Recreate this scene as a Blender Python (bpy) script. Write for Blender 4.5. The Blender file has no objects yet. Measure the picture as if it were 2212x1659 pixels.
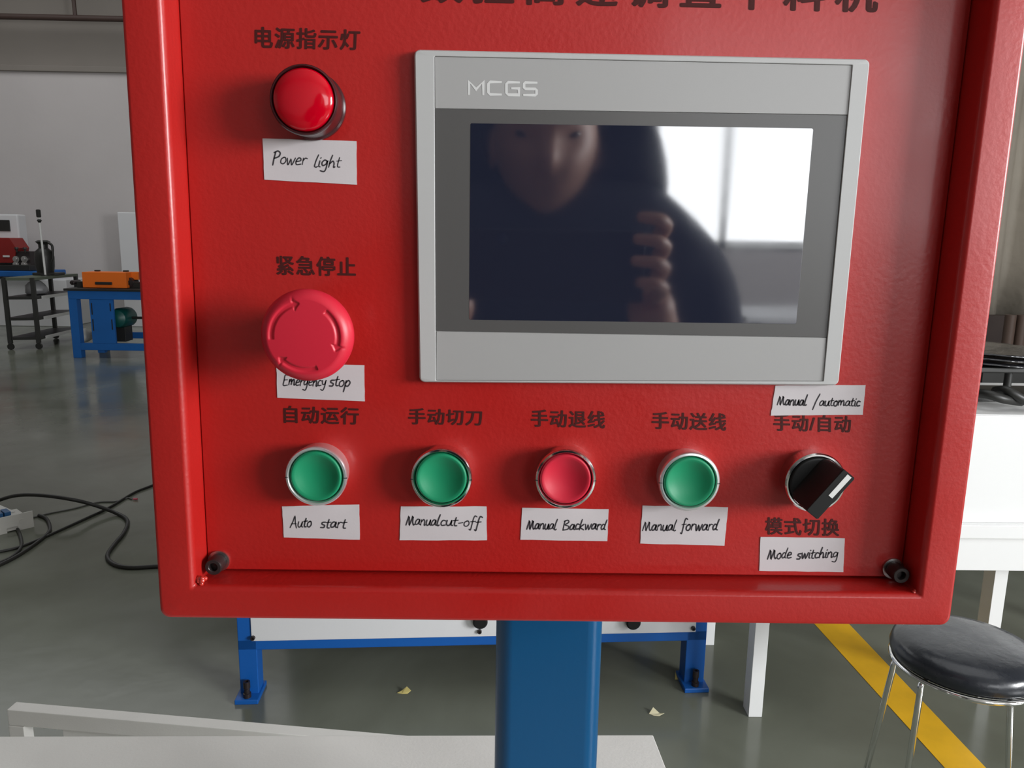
import bpy, bmesh, math, random
from mathutils import Vector, Matrix
from math import sin, cos, pi, radians, atan2, hypot
random.seed(7)
SC = bpy.context.scene
COL = SC.collection
# ------------------------------------------------------------------ camera (calibrated on the photograph)
FPX, PITCH, ROLL, YAW, HC = 1661.0, radians(10.7036), radians(0.8853), radians(0.8472), 1.30
W, Hh = 2212.0, 1659.0
FW = Vector((sin(YAW)*cos(PITCH), cos(YAW)*cos(PITCH), -sin(PITCH)))
_r = Vector((cos(YAW), -sin(YAW), 0)); _u = _r.cross(FW)
RT = cos(ROLL)*_r + sin(ROLL)*_u
UP = -sin(ROLL)*_r + cos(ROLL)*_u
cam_d = bpy.data.cameras.new('camera'); cam = bpy.data.objects.new('camera', cam_d); COL.objects.link(cam)
cam_d.sensor_width = 36.0; cam_d.lens = FPX/W*36.0; cam_d.clip_start = 0.01; cam_d.clip_end = 100
M3 = Matrix((RT, UP, -FW)).transposed()
cam.matrix_world = Matrix.Translation((0, 0, HC)) @ M3.to_4x4()
SC.camera = cam
SC.view_settings.view_transform = 'Standard'; SC.view_settings.look = 'None'
SC.view_settings.gamma = 1.0; SC.view_settings.use_curve_mapping = False
SC.view_settings.exposure = -0.65
# ------------------------------------------------------------------ world: an overcast sky outside the windows
wd = bpy.data.worlds.new('sky'); SC.world = wd; wd.use_nodes = True
wd.node_tree.nodes['Background'].inputs[0].default_value = (0.80, 0.90, 1.0, 1)
wd.node_tree.nodes['Background'].inputs[1].default_value = 1.0
# ------------------------------------------------------------------ daylight through the room's windows, plus added roof fill
def area(name, loc, rot, sx, sy, radiance, col=(0.97, 0.985, 1.0)):
    l = bpy.data.lights.new(name, 'AREA'); l.shape = 'RECTANGLE'; l.size = sx; l.size_y = sy
    l.energy = radiance*pi*sx*sy; l.color = col
    o = bpy.data.objects.new(name, l); COL.objects.link(o); o.location = loc; o.rotation_euler = rot
    return o
# window band behind the photographer on the right, one in the right wall, and added fill lamps under the roof
area('daylight_back', (3.1, -5.93, 2.27), (radians(90), 0, 0), 3.7, 2.0, 8)
area('daylight_right', (4.93, -1.95, 2.0), (0, radians(90), 0), 1.5, 2.5, 68)
area('roof_fill', (-5.5, 8.0, 5.38), (0, 0, 0), 6.0, 5.0, 2.2)  # unseen fill lamp, added to brighten the far left wall

area('roof_fill_near', (1.5, 2.2, 5.38), (0, 0, 0), 4.0, 4.0, 1.7)  # unseen overhead fill, added to lift the table top and floor

# ------------------------------------------------------------------ pixel -> point helpers (points on real planes)
def ray(u, v): return FW + (u-W/2)/FPX*RT - (v-Hh/2)/FPX*UP
def pl(u, v, y):
    d = ray(u, v); q = d*(y/d.y); return Vector((q.x, y, q.z+HC))
def fl(u, v, z=0.0):
    d = ray(u, v); q = d*((z-HC)/d.z); return Vector((q.x, q.y, z))
# ------------------------------------------------------------------ materials
def mat(name, col, rough=0.5, metal=0.0, bump=0.0, bscale=50.0, var=0.0, vscale=8.0, rvar=0.0, spec=0.5, ior=None, sub=0.0, coat=0.0, trans=0.0, alpha=None):
    m = bpy.data.materials.new(name); m.use_nodes = True; nt = m.node_tree; b = nt.nodes['Principled BSDF']
    c = (col[0], col[1], col[2], 1)
    b.inputs['Base Color'].default_value = c; b.inputs['Roughness'].default_value = rough
    b.inputs['Metallic'].default_value = metal; b.inputs['Specular IOR Level'].default_value = spec
    if ior: b.inputs['IOR'].default_value = ior
    if sub: b.inputs['Subsurface Weight'].default_value = sub; b.inputs['Subsurface Scale'].default_value = 0.01
    if coat: b.inputs['Coat Weight'].default_value = coat; b.inputs['Coat Roughness'].default_value = 0.14
    if trans: b.inputs['Transmission Weight'].default_value = trans
    tc = nt.nodes.new('ShaderNodeTexCoord')
    if bump:
        n = nt.nodes.new('ShaderNodeTexNoise'); n.inputs['Scale'].default_value = bscale; n.inputs['Detail'].default_value = 3
        nt.links.new(tc.outputs['Object'], n.inputs['Vector'])
        bp = nt.nodes.new('ShaderNodeBump'); bp.inputs['Strength'].default_value = bump; bp.inputs['Distance'].default_value = 0.4/bscale
        nt.links.new(n.outputs['Fac'], bp.inputs['Height']); nt.links.new(bp.outputs['Normal'], b.inputs['Normal'])
    if var or rvar:
        n = nt.nodes.new('ShaderNodeTexNoise'); n.inputs['Scale'].default_value = vscale; n.inputs['Detail'].default_value = 6
        nt.links.new(tc.outputs['Object'], n.inputs['Vector'])
        if var:
            r = nt.nodes.new('ShaderNodeValToRGB'); r.color_ramp.elements[0].position = .3; r.color_ramp.elements[1].position = .7
            r.color_ramp.elements[0].color = tuple(x*(1-var) for x in col)+(1,); r.color_ramp.elements[1].color = tuple(min(1, x*(1+var)) for x in col)+(1,)
            nt.links.new(n.outputs['Fac'], r.inputs[0]); nt.links.new(r.outputs[0], b.inputs['Base Color'])
        if rvar:
            mr = nt.nodes.new('ShaderNodeMapRange'); mr.inputs[1].default_value = .3; mr.inputs[2].default_value = .7
            mr.inputs[3].default_value = max(.02, rough-rvar); mr.inputs[4].default_value = min(1, rough+rvar)
            nt.links.new(n.outputs['Fac'], mr.inputs[0]); nt.links.new(mr.outputs[0], b.inputs['Roughness'])
    return m
RED = mat('red_powder_coat', (0.40, 0.009, 0.007), 0.42, bump=0.16, bscale=380, rvar=0.06, vscale=24, spec=0.45, coat=0.22)
INK = mat('dark_print_ink', (0.055, 0.007, 0.006), 0.7, spec=0.25)
PAPER = mat('white_paper', (0.57, 0.53, 0.54), 0.85, bump=0.05, bscale=900, var=0.02, vscale=60)
PEN = mat('black_pen_ink', (0.05, 0.045, 0.05), 0.8, spec=0.1)
GREY = mat('light_grey_plastic', (0.46, 0.46, 0.455), 0.42, bump=0.04, bscale=1500, spec=0.5)
GREYF = mat('matt_grey_film', (0.36, 0.355, 0.35), 0.38, bump=0.05, bscale=1800)
DGREY = mat('dark_grey_film', (0.085, 0.082, 0.080), 0.34, bump=0.04, bscale=1800)
LOGO = mat('pale_logo_print', (0.62, 0.62, 0.61), 0.5)
GLASS = mat('black_screen_glass', (0.016, 0.019, 0.036), 0.05, spec=0.9, ior=2.0, rvar=0.02, vscale=20)
GREEN = mat('green_button_plastic', (0.006, 0.235, 0.105), 0.5, bump=0.03, bscale=1500, spec=0.4)
REDB = mat('red_button_plastic', (0.55, 0.012, 0.035), 0.5, bump=0.03, bscale=1500, spec=0.4)
ESTOP = mat('estop_plastic', (0.58, 0.014, 0.036), 0.42, bump=0.04, bscale=1200, spec=0.5)
LENS = mat('red_lens', (0.50, 0.0, 0.010), 0.12, spec=0.6, sub=0.15)
LBEZ = mat('dark_lamp_bezel', (0.045, 0.012, 0.014), 0.22)
CHROME = mat('chrome_ring', (0.78, 0.78, 0.77), 0.10, metal=1.0)
SATIN = mat('satin_silver_ring', (0.86, 0.87, 0.88), 0.30, metal=0.85)
STEEL = mat('zinc_steel', (0.55, 0.55, 0.54), 0.28, metal=1.0)
BLACKP = mat('black_plastic', (0.010, 0.010, 0.010), 0.45, spec=0.3)
BOXIDE = mat('black_oxide_screw', (0.03, 0.022, 0.022), 0.38, metal=0.3)
WHITEP = mat('white_plastic_mark', (0.72, 0.72, 0.70), 0.5)
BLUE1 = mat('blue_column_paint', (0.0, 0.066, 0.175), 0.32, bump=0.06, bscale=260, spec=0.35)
BLUE2 = mat('blue_machine_paint', (0.006, 0.10, 0.40), 0.42, bump=0.06, bscale=120)
BLUE3 = mat('blue_bench_paint', (0.008, 0.115, 0.40), 0.5, var=0.06, vscale=5)
WHITET = mat('white_table_paint', (0.82, 0.805, 0.77), 0.5, bump=0.14, bscale=350, var=0.03, vscale=12)
WHITEM = mat('white_machine_paint', (0.70, 0.70, 0.71), 0.45, bump=0.05, bscale=150)
WHITEC = mat('white_cabinet_paint', (0.86, 0.865, 0.86), 0.35)
BLACKM = mat('black_metal', (0.02, 0.02, 0.018), 0.45)
VINYL = mat('black_vinyl', (0.016, 0.019, 0.026), 0.28, bump=0.10, bscale=60, rvar=0.08, vscale=20, spec=0.6)
ORANGE = mat('orange_paint', (0.85, 0.17, 0.012), 0.5)
TEAL = mat('teal_motor_paint', (0.006, 0.085, 0.075), 0.35)
RDK = mat('dark_red_paint', (0.25, 0.012, 0.010), 0.45)
CABLE = mat('black_cable_rubber', (0.020, 0.019, 0.017), 0.5)
CABG = mat('grey_cable_sheath', (0.13, 0.13, 0.12), 0.5)
YELP = mat('yellow_paper', (0.66, 0.56, 0.20), 0.7)
CREAM = mat('cream_paper', (0.78, 0.72, 0.48), 0.7)
YELLOW = mat('yellow_floor_paint', (0.90, 0.50, 0.015), 0.4, var=0.10, vscale=9)
PLWHITE = mat('off_white_plastic', (0.60, 0.59, 0.55), 0.5)
GREENG = mat('grey_green_metal', (0.09, 0.11, 0.075), 0.5)
SKIN = mat('skin', (0.50, 0.27, 0.19), 0.5, sub=0.1)
JACKET = mat('dark_jacket', (0.016, 0.018, 0.028), 0.85, bump=0.3, bscale=90)
TROUS = mat('dark_trousers', (0.02, 0.022, 0.03), 0.9)
HAIR = mat('black_hair', (0.012, 0.010, 0.010), 0.5)
WALL = mat('painted_wall', (0.56, 0.525, 0.515), 0.8, bump=0.05, bscale=6, var=0.04, vscale=0.7)
WALLD = mat('wall_upper_band', (0.24, 0.215, 0.19), 0.85, var=0.05, vscale=0.8)
CEIL = mat('ceiling_panels', (0.35, 0.34, 0.32), 0.8)
PIPE = mat('brown_pipe', (0.06, 0.035, 0.028), 0.6)
CURT = mat('grey_brown_tarpaulin', (0.36, 0.32, 0.265), 0.7, bump=0.2, bscale=6, var=0.15, vscale=2)
DARKB = mat('dark_brown_cardboard', (0.035, 0.022, 0.018), 0.7, var=0.3, vscale=5)
BLUEF = mat('blue_foil', (0.02, 0.10, 0.25), 0.4)
def floor_mat():
    m = bpy.data.materials.new('grey_epoxy_floor'); m.use_nodes = True; nt = m.node_tree; b = nt.nodes['Principled BSDF']
    tc = nt.nodes.new('ShaderNodeTexCoord')
    n = nt.nodes.new('ShaderNodeTexNoise'); n.inputs['Scale'].default_value = 1.3; n.inputs['Detail'].default_value = 8; n.inputs['Distortion'].default_value = .6
    r = nt.nodes.new('ShaderNodeValToRGB'); r.color_ramp.elements[0].position = .35; r.color_ramp.elements[1].position = .68
    r.color_ramp.elements[0].color = (0.125, 0.132, 0.102, 1); r.color_ramp.elements[1].color = (0.195, 0.208, 0.168, 1)
    nt.links.new(tc.outputs['Object'], n.inputs['Vector']); nt.links.new(n.outputs['Fac'], r.inputs[0]); nt.links.new(r.outputs[0], b.inputs['Base Color'])
    n2 = nt.nodes.new('ShaderNodeTexNoise'); n2.inputs['Scale'].default_value = 3; n2.inputs['Detail'].default_value = 5
    mr = nt.nodes.new('ShaderNodeMapRange'); mr.inputs[1].default_value = .3; mr.inputs[2].default_value = .7; mr.inputs[3].default_value = .13; mr.inputs[4].default_value = .24
    nt.links.new(tc.outputs['Object'], n2.inputs['Vector']); nt.links.new(n2.outputs['Fac'], mr.inputs[0]); nt.links.new(mr.outputs[0], b.inputs['Roughness'])
    n3 = nt.nodes.new('ShaderNodeTexNoise'); n3.inputs['Scale'].default_value = 12; n3.inputs['Detail'].default_value = 2
    bp = nt.nodes.new('ShaderNodeBump'); bp.inputs['Strength'].default_value = .05; bp.inputs['Distance'].default_value = .01
    nt.links.new(tc.outputs['Object'], n3.inputs['Vector']); nt.links.new(n3.outputs['Fac'], bp.inputs['Height']); nt.links.new(bp.outputs['Normal'], b.inputs['Normal'])
    return m
FLOOR = floor_mat()
# ------------------------------------------------------------------ object helpers
def empty(name, loc, label, cat, group=None, rz=0.0):
    o = bpy.data.objects.new(name, None); COL.objects.link(o); o.location = loc; o.rotation_euler = (0, 0, rz); o.empty_display_size = .02
    o['label'] = label; o['category'] = cat
    if group: o['group'] = group
    return o
def tag(o, label, cat, group=None):
    o['label'] = label; o['category'] = cat
    if group: o['group'] = group
    return o
def link(name, bm, m, parent=None, smooth=False, kind=None, label=None, weighted=False):
    """bm is in WORLD coordinates unless the parent is given, then they are converted to the parent's space."""
    bmesh.ops.recalc_face_normals(bm, faces=bm.faces[:])
    me = bpy.data.meshes.new(name)
    if parent is not None:
        inv = (Matrix.Translation(parent.location) @ parent.rotation_euler.to_matrix().to_4x4())
        p = parent.parent
        if p is not None:
            inv = (Matrix.Translation(p.location) @ p.rotation_euler.to_matrix().to_4x4()) @ inv
        bmesh.ops.transform(bm, matrix=inv.inverted(), verts=bm.verts[:])
        bm.to_mesh(me); o = bpy.data.objects.new(name, me); COL.objects.link(o); o.parent = parent
    else:
        bb = [v.co.copy() for v in bm.verts]
        c = Vector((sum(v.x for v in bb)/len(bb), sum(v.y for v in bb)/len(bb), min(v.z for v in bb)))
        bmesh.ops.translate(bm, vec=-c, verts=bm.verts[:])
        bm.to_mesh(me); o = bpy.data.objects.new(name, me); COL.objects.link(o); o.location = c
    bm.free()
    if smooth:
        for p_ in me.polygons: p_.use_smooth = True
        if smooth != 'all':
            try: me.set_sharp_from_angle(angle=radians(35))
            except Exception: pass
    me.materials.append(m)
    if smooth and smooth != 'all':
        wn_ = o.modifiers.new('weighted_normals', 'WEIGHTED_NORMAL'); wn_.keep_sharp = True; wn_.weight = 100
    if kind: o['kind'] = kind
    if label: o['label'] = label
    return o
def struct(name, bm, m, smooth=False): return link(name, bm, m, None, smooth, kind='structure')
def add_box(bm, lo, hi, bevel=0.0, seg=2):
    lo = Vector(lo); hi = Vector(hi); t = bmesh.new()
    bmesh.ops.create_cube(t, size=1)
    for v in t.verts:
        v.co = Vector(((lo[i]+hi[i])/2 + v.co[i]*(hi[i]-lo[i]) for i in range(3)))
    if bevel: bmesh.ops.bevel(t, geom=t.edges[:], offset=bevel, segments=seg, affect='EDGES', profile=.5)
    merge(bm, t)
def merge(bm, t, mtx=None):
    vs = {}
    for v in t.verts: vs[v] = bm.verts.new(mtx @ v.co if mtx else v.co)
    for f in t.faces:
        try: bm.faces.new([vs[v] for v in f.verts])
        except ValueError: pass
    t.free()
def box(lo, hi, bevel=0.0, seg=2):
    bm = bmesh.new(); add_box(bm, lo, hi, bevel, seg); return bm
def add_prism(bm, pts, vec, bevel=0.0, seg=2):
    """closed prism: polygon pts (world) extruded by vec"""
    t = bmesh.new(); a = [t.verts.new(Vector(p)) for p in pts]; b = [t.verts.new(Vector(p)+Vector(vec)) for p in pts]
    n = len(pts); t.faces.new(a); t.faces.new(b[::-1])
    for i in range(n): t.faces.new([a[i], b[i], b[(i+1) % n], a[(i+1) % n]])
    if bevel:
        bmesh.ops.bevel(t, geom=t.edges[:], offset=bevel, segments=seg, affect='EDGES', profile=.5)
    merge(bm, t)
def prism(pts, vec, bevel=0.0, seg=2):
    bm = bmesh.new(); add_prism(bm, pts, vec, bevel, seg); return bm
def add_lathe(bm, c, prof, axis='y', n=48, cap=True):
    """prof: list of (radius, coordinate along axis); c = centre (coordinate along axis is absolute via prof)"""
    rings = []
    for r, h in prof:
        ring = []
        if r < 1e-7:
            p = {'y': (c[0], h, c[2]), 'z': (c[0], c[1], h), 'x': (h, c[1], c[2])}[axis]
            rings.append([bm.verts.new(p)]); continue
        for i in range(n):
            a = 2*pi*i/n
            p = {'y': (c[0]+r*cos(a), h, c[2]+r*sin(a)), 'z': (c[0]+r*cos(a), c[1]+r*sin(a), h), 'x': (h, c[1]+r*cos(a), c[2]+r*sin(a))}[axis]
            ring.append(bm.verts.new(p))
        rings.append(ring)
    for a, b in zip(rings, rings[1:]):
        if len(a) == 1 and len(b) == 1: continue
        for i in range(n):
            j = (i+1) % n
            if len(a) == 1: bm.faces.new([a[0], b[j], b[i]])
            elif len(b) == 1: bm.faces.new([a[i], a[j], b[0]])
            else: bm.faces.new([a[i], a[j], b[j], b[i]])
    if cap:
        if len(rings[0]) > 1: bm.faces.new(rings[0])
        if len(rings[-1]) > 1: bm.faces.new(rings[-1][::-1])
def lathe(c, prof, axis='y', n=48, cap=True):
    bm = bmesh.new(); add_lathe(bm, c, prof, axis, n, cap); return bm
def add_tube(bm, pts, r, n=10, closed=False):
    pts = [Vector(p) for p in pts]; rings = []
    m = len(pts); prev = None
    for i, p in enumerate(pts):
        if closed: d = pts[(i+1) % m]-pts[i-1]
        else: d = pts[min(i+1, m-1)]-pts[max(i-1, 0)]
        d.normalize()
        if prev is None:
            s = Vector((0, 0, 1)) if abs(d.z) < .9 else Vector((1, 0, 0))
            prev = (s - d*s.dot(d)).normalized()
        else: prev = (prev - d*prev.dot(d)).normalized()
        q = d.cross(prev); rr = r[i] if isinstance(r, (list, tuple)) else r
        rings.append([bm.verts.new(p + prev*rr*cos(2*pi*k/n) + q*rr*sin(2*pi*k/n)) for k in range(n)])
    R = list(zip(rings, rings[1:]))
    if closed: R.append((rings[-1], rings[0]))
    for a, b in R:
        for k in range(n): bm.faces.new([a[k], a[(k+1) % n], b[(k+1) % n], b[k]])
    if not closed: bm.faces.new(rings[0][::-1]); bm.faces.new(rings[-1])
def tube(pts, r, n=10, closed=False):
    bm = bmesh.new(); add_tube(bm, pts, r, n, closed); return bm
def smoothline(pts, k=6):
    pts = [Vector(p) for p in pts]; out = []
    P = [pts[0]*2-pts[1]]+pts+[pts[-1]*2-pts[-2]]
    for i in range(1, len(P)-2):
        for j in range(k):
            t = j/k; a, b, c, d = P[i-1:i+3]
            out.append(.5*((2*b)+(c-a)*t+(2*a-5*b+4*c-d)*t*t+(3*b-a-3*c+d)*t**3))
    out.append(pts[-1]); return out
# ================================================================== THE ROOM
XL, XR, YB, YF, ZT = -12.0, 5.0, -6.0, 11.6, 5.4
bm = box((XL, YB, -.15), (XR, YF, 0)); floor = struct('floor', bm, FLOOR)
a, b, c, d = fl(1752, 1340), fl(1826, 1340), fl(2135, 1665), fl(2046, 1665)
ext = (d-a).normalized(); 
A = a-ext*1.2; B = b-(c-b).normalized()*1.2; C_ = c+(c-b).normalized()*1.1; D_ = d+ext*1.1
link('floor_marking', prism([A, B, C_, D_], (0, 0, .0012)), YELLOW, floor, label='yellow painted line on the grey floor')
struct('ceiling', box((XL, YB, ZT), (XR, YF, ZT+.15)), CEIL)
struct('wall_left', box((XL-.2, YB, 0), (XL, YF, ZT)), WALL)
zl = pl(120, 151, YF).z
wf = struct('wall_far', box((XL, YF, 0), (XR, YF+.2, zl)), WALL)
struct('wall_upper', box((XL, YF+.10, zl), (XR, YF+.3, ZT)), WALLD)
struct('trim_1', box((XL, YF-.05, zl-.03), (XR, YF+.12, zl+.05), .01), WALLD)
struct('baseboard_far', box((XL, YF-.02, 0), (XR, YF-.001, .10)), GREENG)
bm = bmesh.new()   # back wall with a window opening
wx0, wx1, wz0, wz1 = 1.24, 4.97, 1.25, 3.3
for lo, hi in (((XL, YB-.2, 0), (wx0, YB, ZT)), ((wx0, YB-.2, 0), (XR+.2, YB, wz0)), ((wx0, YB-.2, wz1), (XR+.2, YB, ZT)), ((wx1, YB-.2, wz0), (XR+.2, YB, wz1))): add_box(bm, lo, hi)
struct('wall_back', bm, WALL)
bm = bmesh.new()
ry0, ry1, rz0, rz1 = -3.23, -.67, 1.22, 2.78
for lo, hi in (((XR, YB, 0), (XR+.2, ry0, ZT)), ((XR, ry0, 0), (XR+.2, ry1, rz0)), ((XR, ry0, rz1), (XR+.2, ry1, ZT)), ((XR, ry1, 0), (XR+.2, YF, ZT))): add_box(bm, lo, hi)
struct('wall_right', bm, WALL)
bm = bmesh.new()
for x in (1.24, 1.86, 2.9, 3.9, 4.92): add_box(bm, (x, YB-.02, wz0), (x+.06, YB+.10, wz1))
for z in (wz0, 2.45, wz1-.06): add_box(bm, (wx0, YB-.02, z), (wx1, YB+.10, z+.06))
struct('window_1', bm, WHITEP)
bm = bmesh.new()
for y in (-3.23, -1.98, -.73): add_box(bm, (XR-.1, y, rz0), (XR+.02, y+.06, rz1))
for z in (rz0, rz1-.06): add_box(bm, (XR-.1, ry0, z), (XR+.02, ry1, z+.06))
struct('window_2', bm, WHITEP)
for k, (x, y, hx_, hy_) in enumerate(((-5.5, 8.0, 3.0, 2.5), (1.5, 2.2, 2.0, 2.0))):   # skylight frames added round the unseen roof fill lamps
    bm = bmesh.new()
    for sx in (-1, 1): add_box(bm, (x+sx*(hx_+.05)-.05, y-hy_-.1, ZT-.08), (x+sx*(hx_+.05)+.05, y+hy_+.1, ZT))
    for sy in (-1, 1): add_box(bm, (x-hx_-.1, y+sy*(hy_+.05)-.05, ZT-.08), (x+hx_+.1, y+sy*(hy_+.05)+.05, ZT))
    struct('window_%d' % (k+3), bm, WHITEP)
# ================================================================== CONTROL BOX
YRIM, YDOOR, YDISP = 0.389, 0.408, 0.4022
def line_at(p, q, z):
    t = (z-p.z)/(q.z-p.z); return p.lerp(q, t)
ZTOP = 1.485
oL0, oL1 = pl(258, 0, YRIM), pl(343, 1330, YRIM)
oR0, oR1 = pl(2230, 0, YRIM), pl(2057, 1340, YRIM)
oBL, oBR = pl(344, 1337, YRIM), pl(2054, 1354, YRIM)
outer = [oBL, oBR, line_at(oR0, oR1, ZTOP), line_at(oL0, oL1, ZTOP)]
iL0, iL1 = pl(350, 0, YRIM), pl(419, 1262, YRIM)
iR0, iR1 = pl(2150, 0, YRIM), pl(1985, 1284, YRIM)
inner = [pl(420, 1267, YRIM), pl(1985, 1284, YRIM), line_at(iR0, iR1, ZTOP-.02), line_at(iL0, iL1, ZTOP-.02)]
def rquad(c, r, n=6, y=None, inset=0.0):
    """rounded quad loop in the xz plane; corners c in order BL,BR,TR,TL"""
    out = []; k = len(c)
    cen = sum((Vector(p) for p in c), Vector())/k
    cc = []
    for i in range(k):
        p = Vector(c[i]); a = (Vector(c[i-1])-p).normalized(); b = (Vector(c[(i+1) % k])-p).normalized()
        cc.append(p+(a+b)*inset)
    for i in range(k):
        p = cc[i]; a = (cc[i-1]-p).normalized(); b = (cc[(i+1) % k]-p).normalized()
        rr = max(r, 1e-4)
        p0 = p+a*rr; p2 = p+b*rr
        for j in range(n+1):
            t = j/n; q = (1-t)**2*p0+2*t*(1-t)*(p*.45+(p0+p2)*.275)+t*t*p2
            if n and 0 < j < n:
                ce = p+(a+b)*rr; q = ce+(q-ce).normalized()*rr*((q-ce).length/rr*.0+1.0)
            out.append(Vector((q.x, y if y is not None else q.y, q.z)))
    return out
def loft(bm, loops, close_first=False, close_last=False):
    R = [[bm.verts.new(p) for p in L] for L in loops]
    for a, b in zip(R, R[1:]):
        n = len(a)
        for i in range(n): bm.faces.new([a[i], a[(i+1) % n], b[(i+1) % n], b[i]])
    if close_first: bm.faces.new(R[0][::-1])
    if close_last: bm.faces.new(R[-1])
cbox = empty('control_box', (0.02, .46, oBL.z), 'red painted sheet metal control box with recessed front, holding the screen and buttons', 'control box')
bm = bmesh.new()
RO, RI = .0055, .0012
L = [rquad(outer, RO, y=.56, inset=.004), rquad(outer, RO, y=.556, inset=.001), rquad(outer, RO, y=YRIM+.0032), rquad(outer, RO-.0003, y=YRIM+.0012, inset=.0005), rquad(outer, RO-.001, y=YRIM, inset=.0024)]
for ins, yy in ((-.0030, YRIM), (-.0018, YRIM+.0004), (-.0008, YRIM+.0013), (-.0002, YRIM+.0026), (0, YRIM+.0042)):
    L.append(rquad(inner, RI, y=yy, inset=ins))
L += [rquad(inner, RI, y=YDOOR+.006)]
loft(bm, L, True, True)
link('housing', bm, RED, cbox, smooth=True)
dq = [p.copy() for p in inner]
def inset_quad(c, s):
    return [Vector(c[i])+((Vector(c[i-1])-Vector(c[i])).normalized()+(Vector(c[(i+1) % 4])-Vector(c[i])).normalized())*s for i in range(4)]
dd = inset_quad(inner, .0002); dd[0].z += .0011; dd[1].z += .0011
bm = bmesh.new(); loft(bm, [rquad(dd, .001, y=YDOOR+.004), rquad(dd, .001, y=YDOOR+.0006), rquad(dd, .0008, y=YDOOR, inset=.0006)], True, True)
link('front_plate', bm, RED, cbox, smooth=True)
# weld beads in the lower corners of the recess
for (u, v, s) in ((436, 1256, .75), (1974, 1277, .45)):
    bm = bmesh.new()
    for k in range(9):
        p = pl(u-7+14*random.random(), v-7+14*random.random(), .3915+.005*random.random())
        t = bmesh.new(); bmesh.ops.create_icosphere(t, subdivisions=2, radius=(.0016+.0012*random.random())*s)
        merge(bm, t, Matrix.Translation(p))
    link('weld_bead', bm, mat('glossy_weld', (0.5, 0.03, 0.02), 0.08, spec=1.0), cbox, smooth='all')
# socket head screws
def cap_screw(u, v, yf, r=.0047):
    c = pl(u, v, yf)
    bm = bmesh.new()
    add_lathe(bm, c, [(r*.6, YDOOR-.001), (r*.96, YDOOR-.0015), (r, YDOOR-.003), (r, yf+.0008), (r*.9, yf), (r*.56, yf), (r*.5, yf+.0003), (r*.5, yf+.003), (0, yf+.003)], n=24)
    s = link('screw', bm, BOXIDE, cbox, smooth=True, label='black socket head screw')
    w = lathe(c, [(r*.7, YDOOR), (r*1.28, YDOOR), (r*1.28, YDOOR-.0012), (r*.7, YDOOR-.0014)], n=28)
    link('washer', w, STEEL, s, smooth=True, label='silver washer')
cap_screw(460, 1226, .3985); cap_screw(1948, 1244, .3975)
cap_screw(372, -170, .3985); cap_screw(2110, -170, .3975)
# printed lettering
def text_mesh(s, offset=.012, spacing=1.1):
    c = bpy.data.curves.new('t', 'FONT'); c.body = s; c.size = 1; c.offset = offset; c.space_character = spacing; c.resolution_u = 4
    off = c.offset; c.offset = 0
    o = bpy.data.objects.new('t', c); COL.objects.link(o)
    dg = bpy.context.evaluated_depsgraph_get(); dg.update()
    me = bpy.data.meshes.new_from_object(o.evaluated_get(dg)); bm = bmesh.new()
    for k in range(9):
        n0 = len(bm.verts); bm.from_mesh(me); bm.verts.ensure_lookup_table()
        if k:
            a = 2*pi*k/8
            for v in bm.verts[n0:]: v.co += Vector((offset*1.25*cos(a), offset*sin(a), -k*.0003))
    bpy.data.objects.remove(o); bpy.data.curves.remove(c); bpy.data.meshes.remove(me); return bm
def print_text(s, quad, y, m, parent, name='printed_text', offset=.022, spacing=1.1, th=.00012):
    """quad: pixel corners TL,TR,BR,BL that the ink's bounding box fills"""
    bm = text_mesh(s, offset, spacing)
    xs = [v.co.x for v in bm.verts]; ys = [v.co.y for v in bm.verts]; x0, x1, y0, y1 = min(xs), max(xs), min(ys), max(ys)
    TL, TR, BR, BL = [Vector(q) for q in quad]
    for v in bm.verts:
        a = (v.co.x-x0)/(x1-x0); b = (v.co.y-y0)/(y1-y0)
        p = (BL.lerp(BR, a)).lerp(TL.lerp(TR, a), b); v.co = pl(p.x, p.y, y-th-.00009+v.co.z*-.03)
    return link(name, bm, m, parent)
TX = [('电源指示灯', [(550, 57), (779, 64), (777, 109), (550, 104)]),
      ('紧急停止', [(595, 551), (769, 556), (769, 598), (597, 594)]),
      ('自动运行', [(612, 876), (776, 880), (775, 918), (613, 914)]),
      ('手动切刀', [(882, 881), (1042, 885), (1041, 920), (882, 917)]),
      ('手动退线', [(1147, 884), (1308, 888), (1307, 926), (1147, 922)]),
      ('手动送线', [(1408, 889), (1570, 893), (1569, 931), (1408, 927)]),
      ('手动/自动', [(1671, 894), (1839, 898), (1838, 935), (1671, 931)]),
      ('模式切换', [(1653, 1117), (1814, 1121), (1813, 1159), (1653, 1155)])]
for s, q in TX: print_text(s, q, YDOOR, INK, cbox)
print_text('数控高速调直下料机', [(908, -72), (1900, -50), (1896, 28), (908, 6)], YDOOR, INK, cbox, offset=.024, spacing=1.42)

# ---- blue support post under / behind the box
bm = bmesh.new()
cx0, cx1 = pl(1072, 1345, .50).x, pl(1306, 1345, .50).x
r = .012
pts = []
for (x, y, a0) in ((cx1-r, .50+.08-r, 0), (cx0+r, .50+.08-r, 90), (cx0+r, .50+r, 180), (cx1-r, .50+r, 270)):
    for j in range(7): a = radians(a0+15*j); pts.append(Vector((x+r*cos(a), y+r*sin(a), .75)))
n = len(pts); add_prism(bm, pts, (0, 0, oBL.z-.75))
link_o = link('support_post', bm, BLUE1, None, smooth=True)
tag(link_o, 'blue square steel post carrying the red control box, standing on the white table', 'post')

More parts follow.
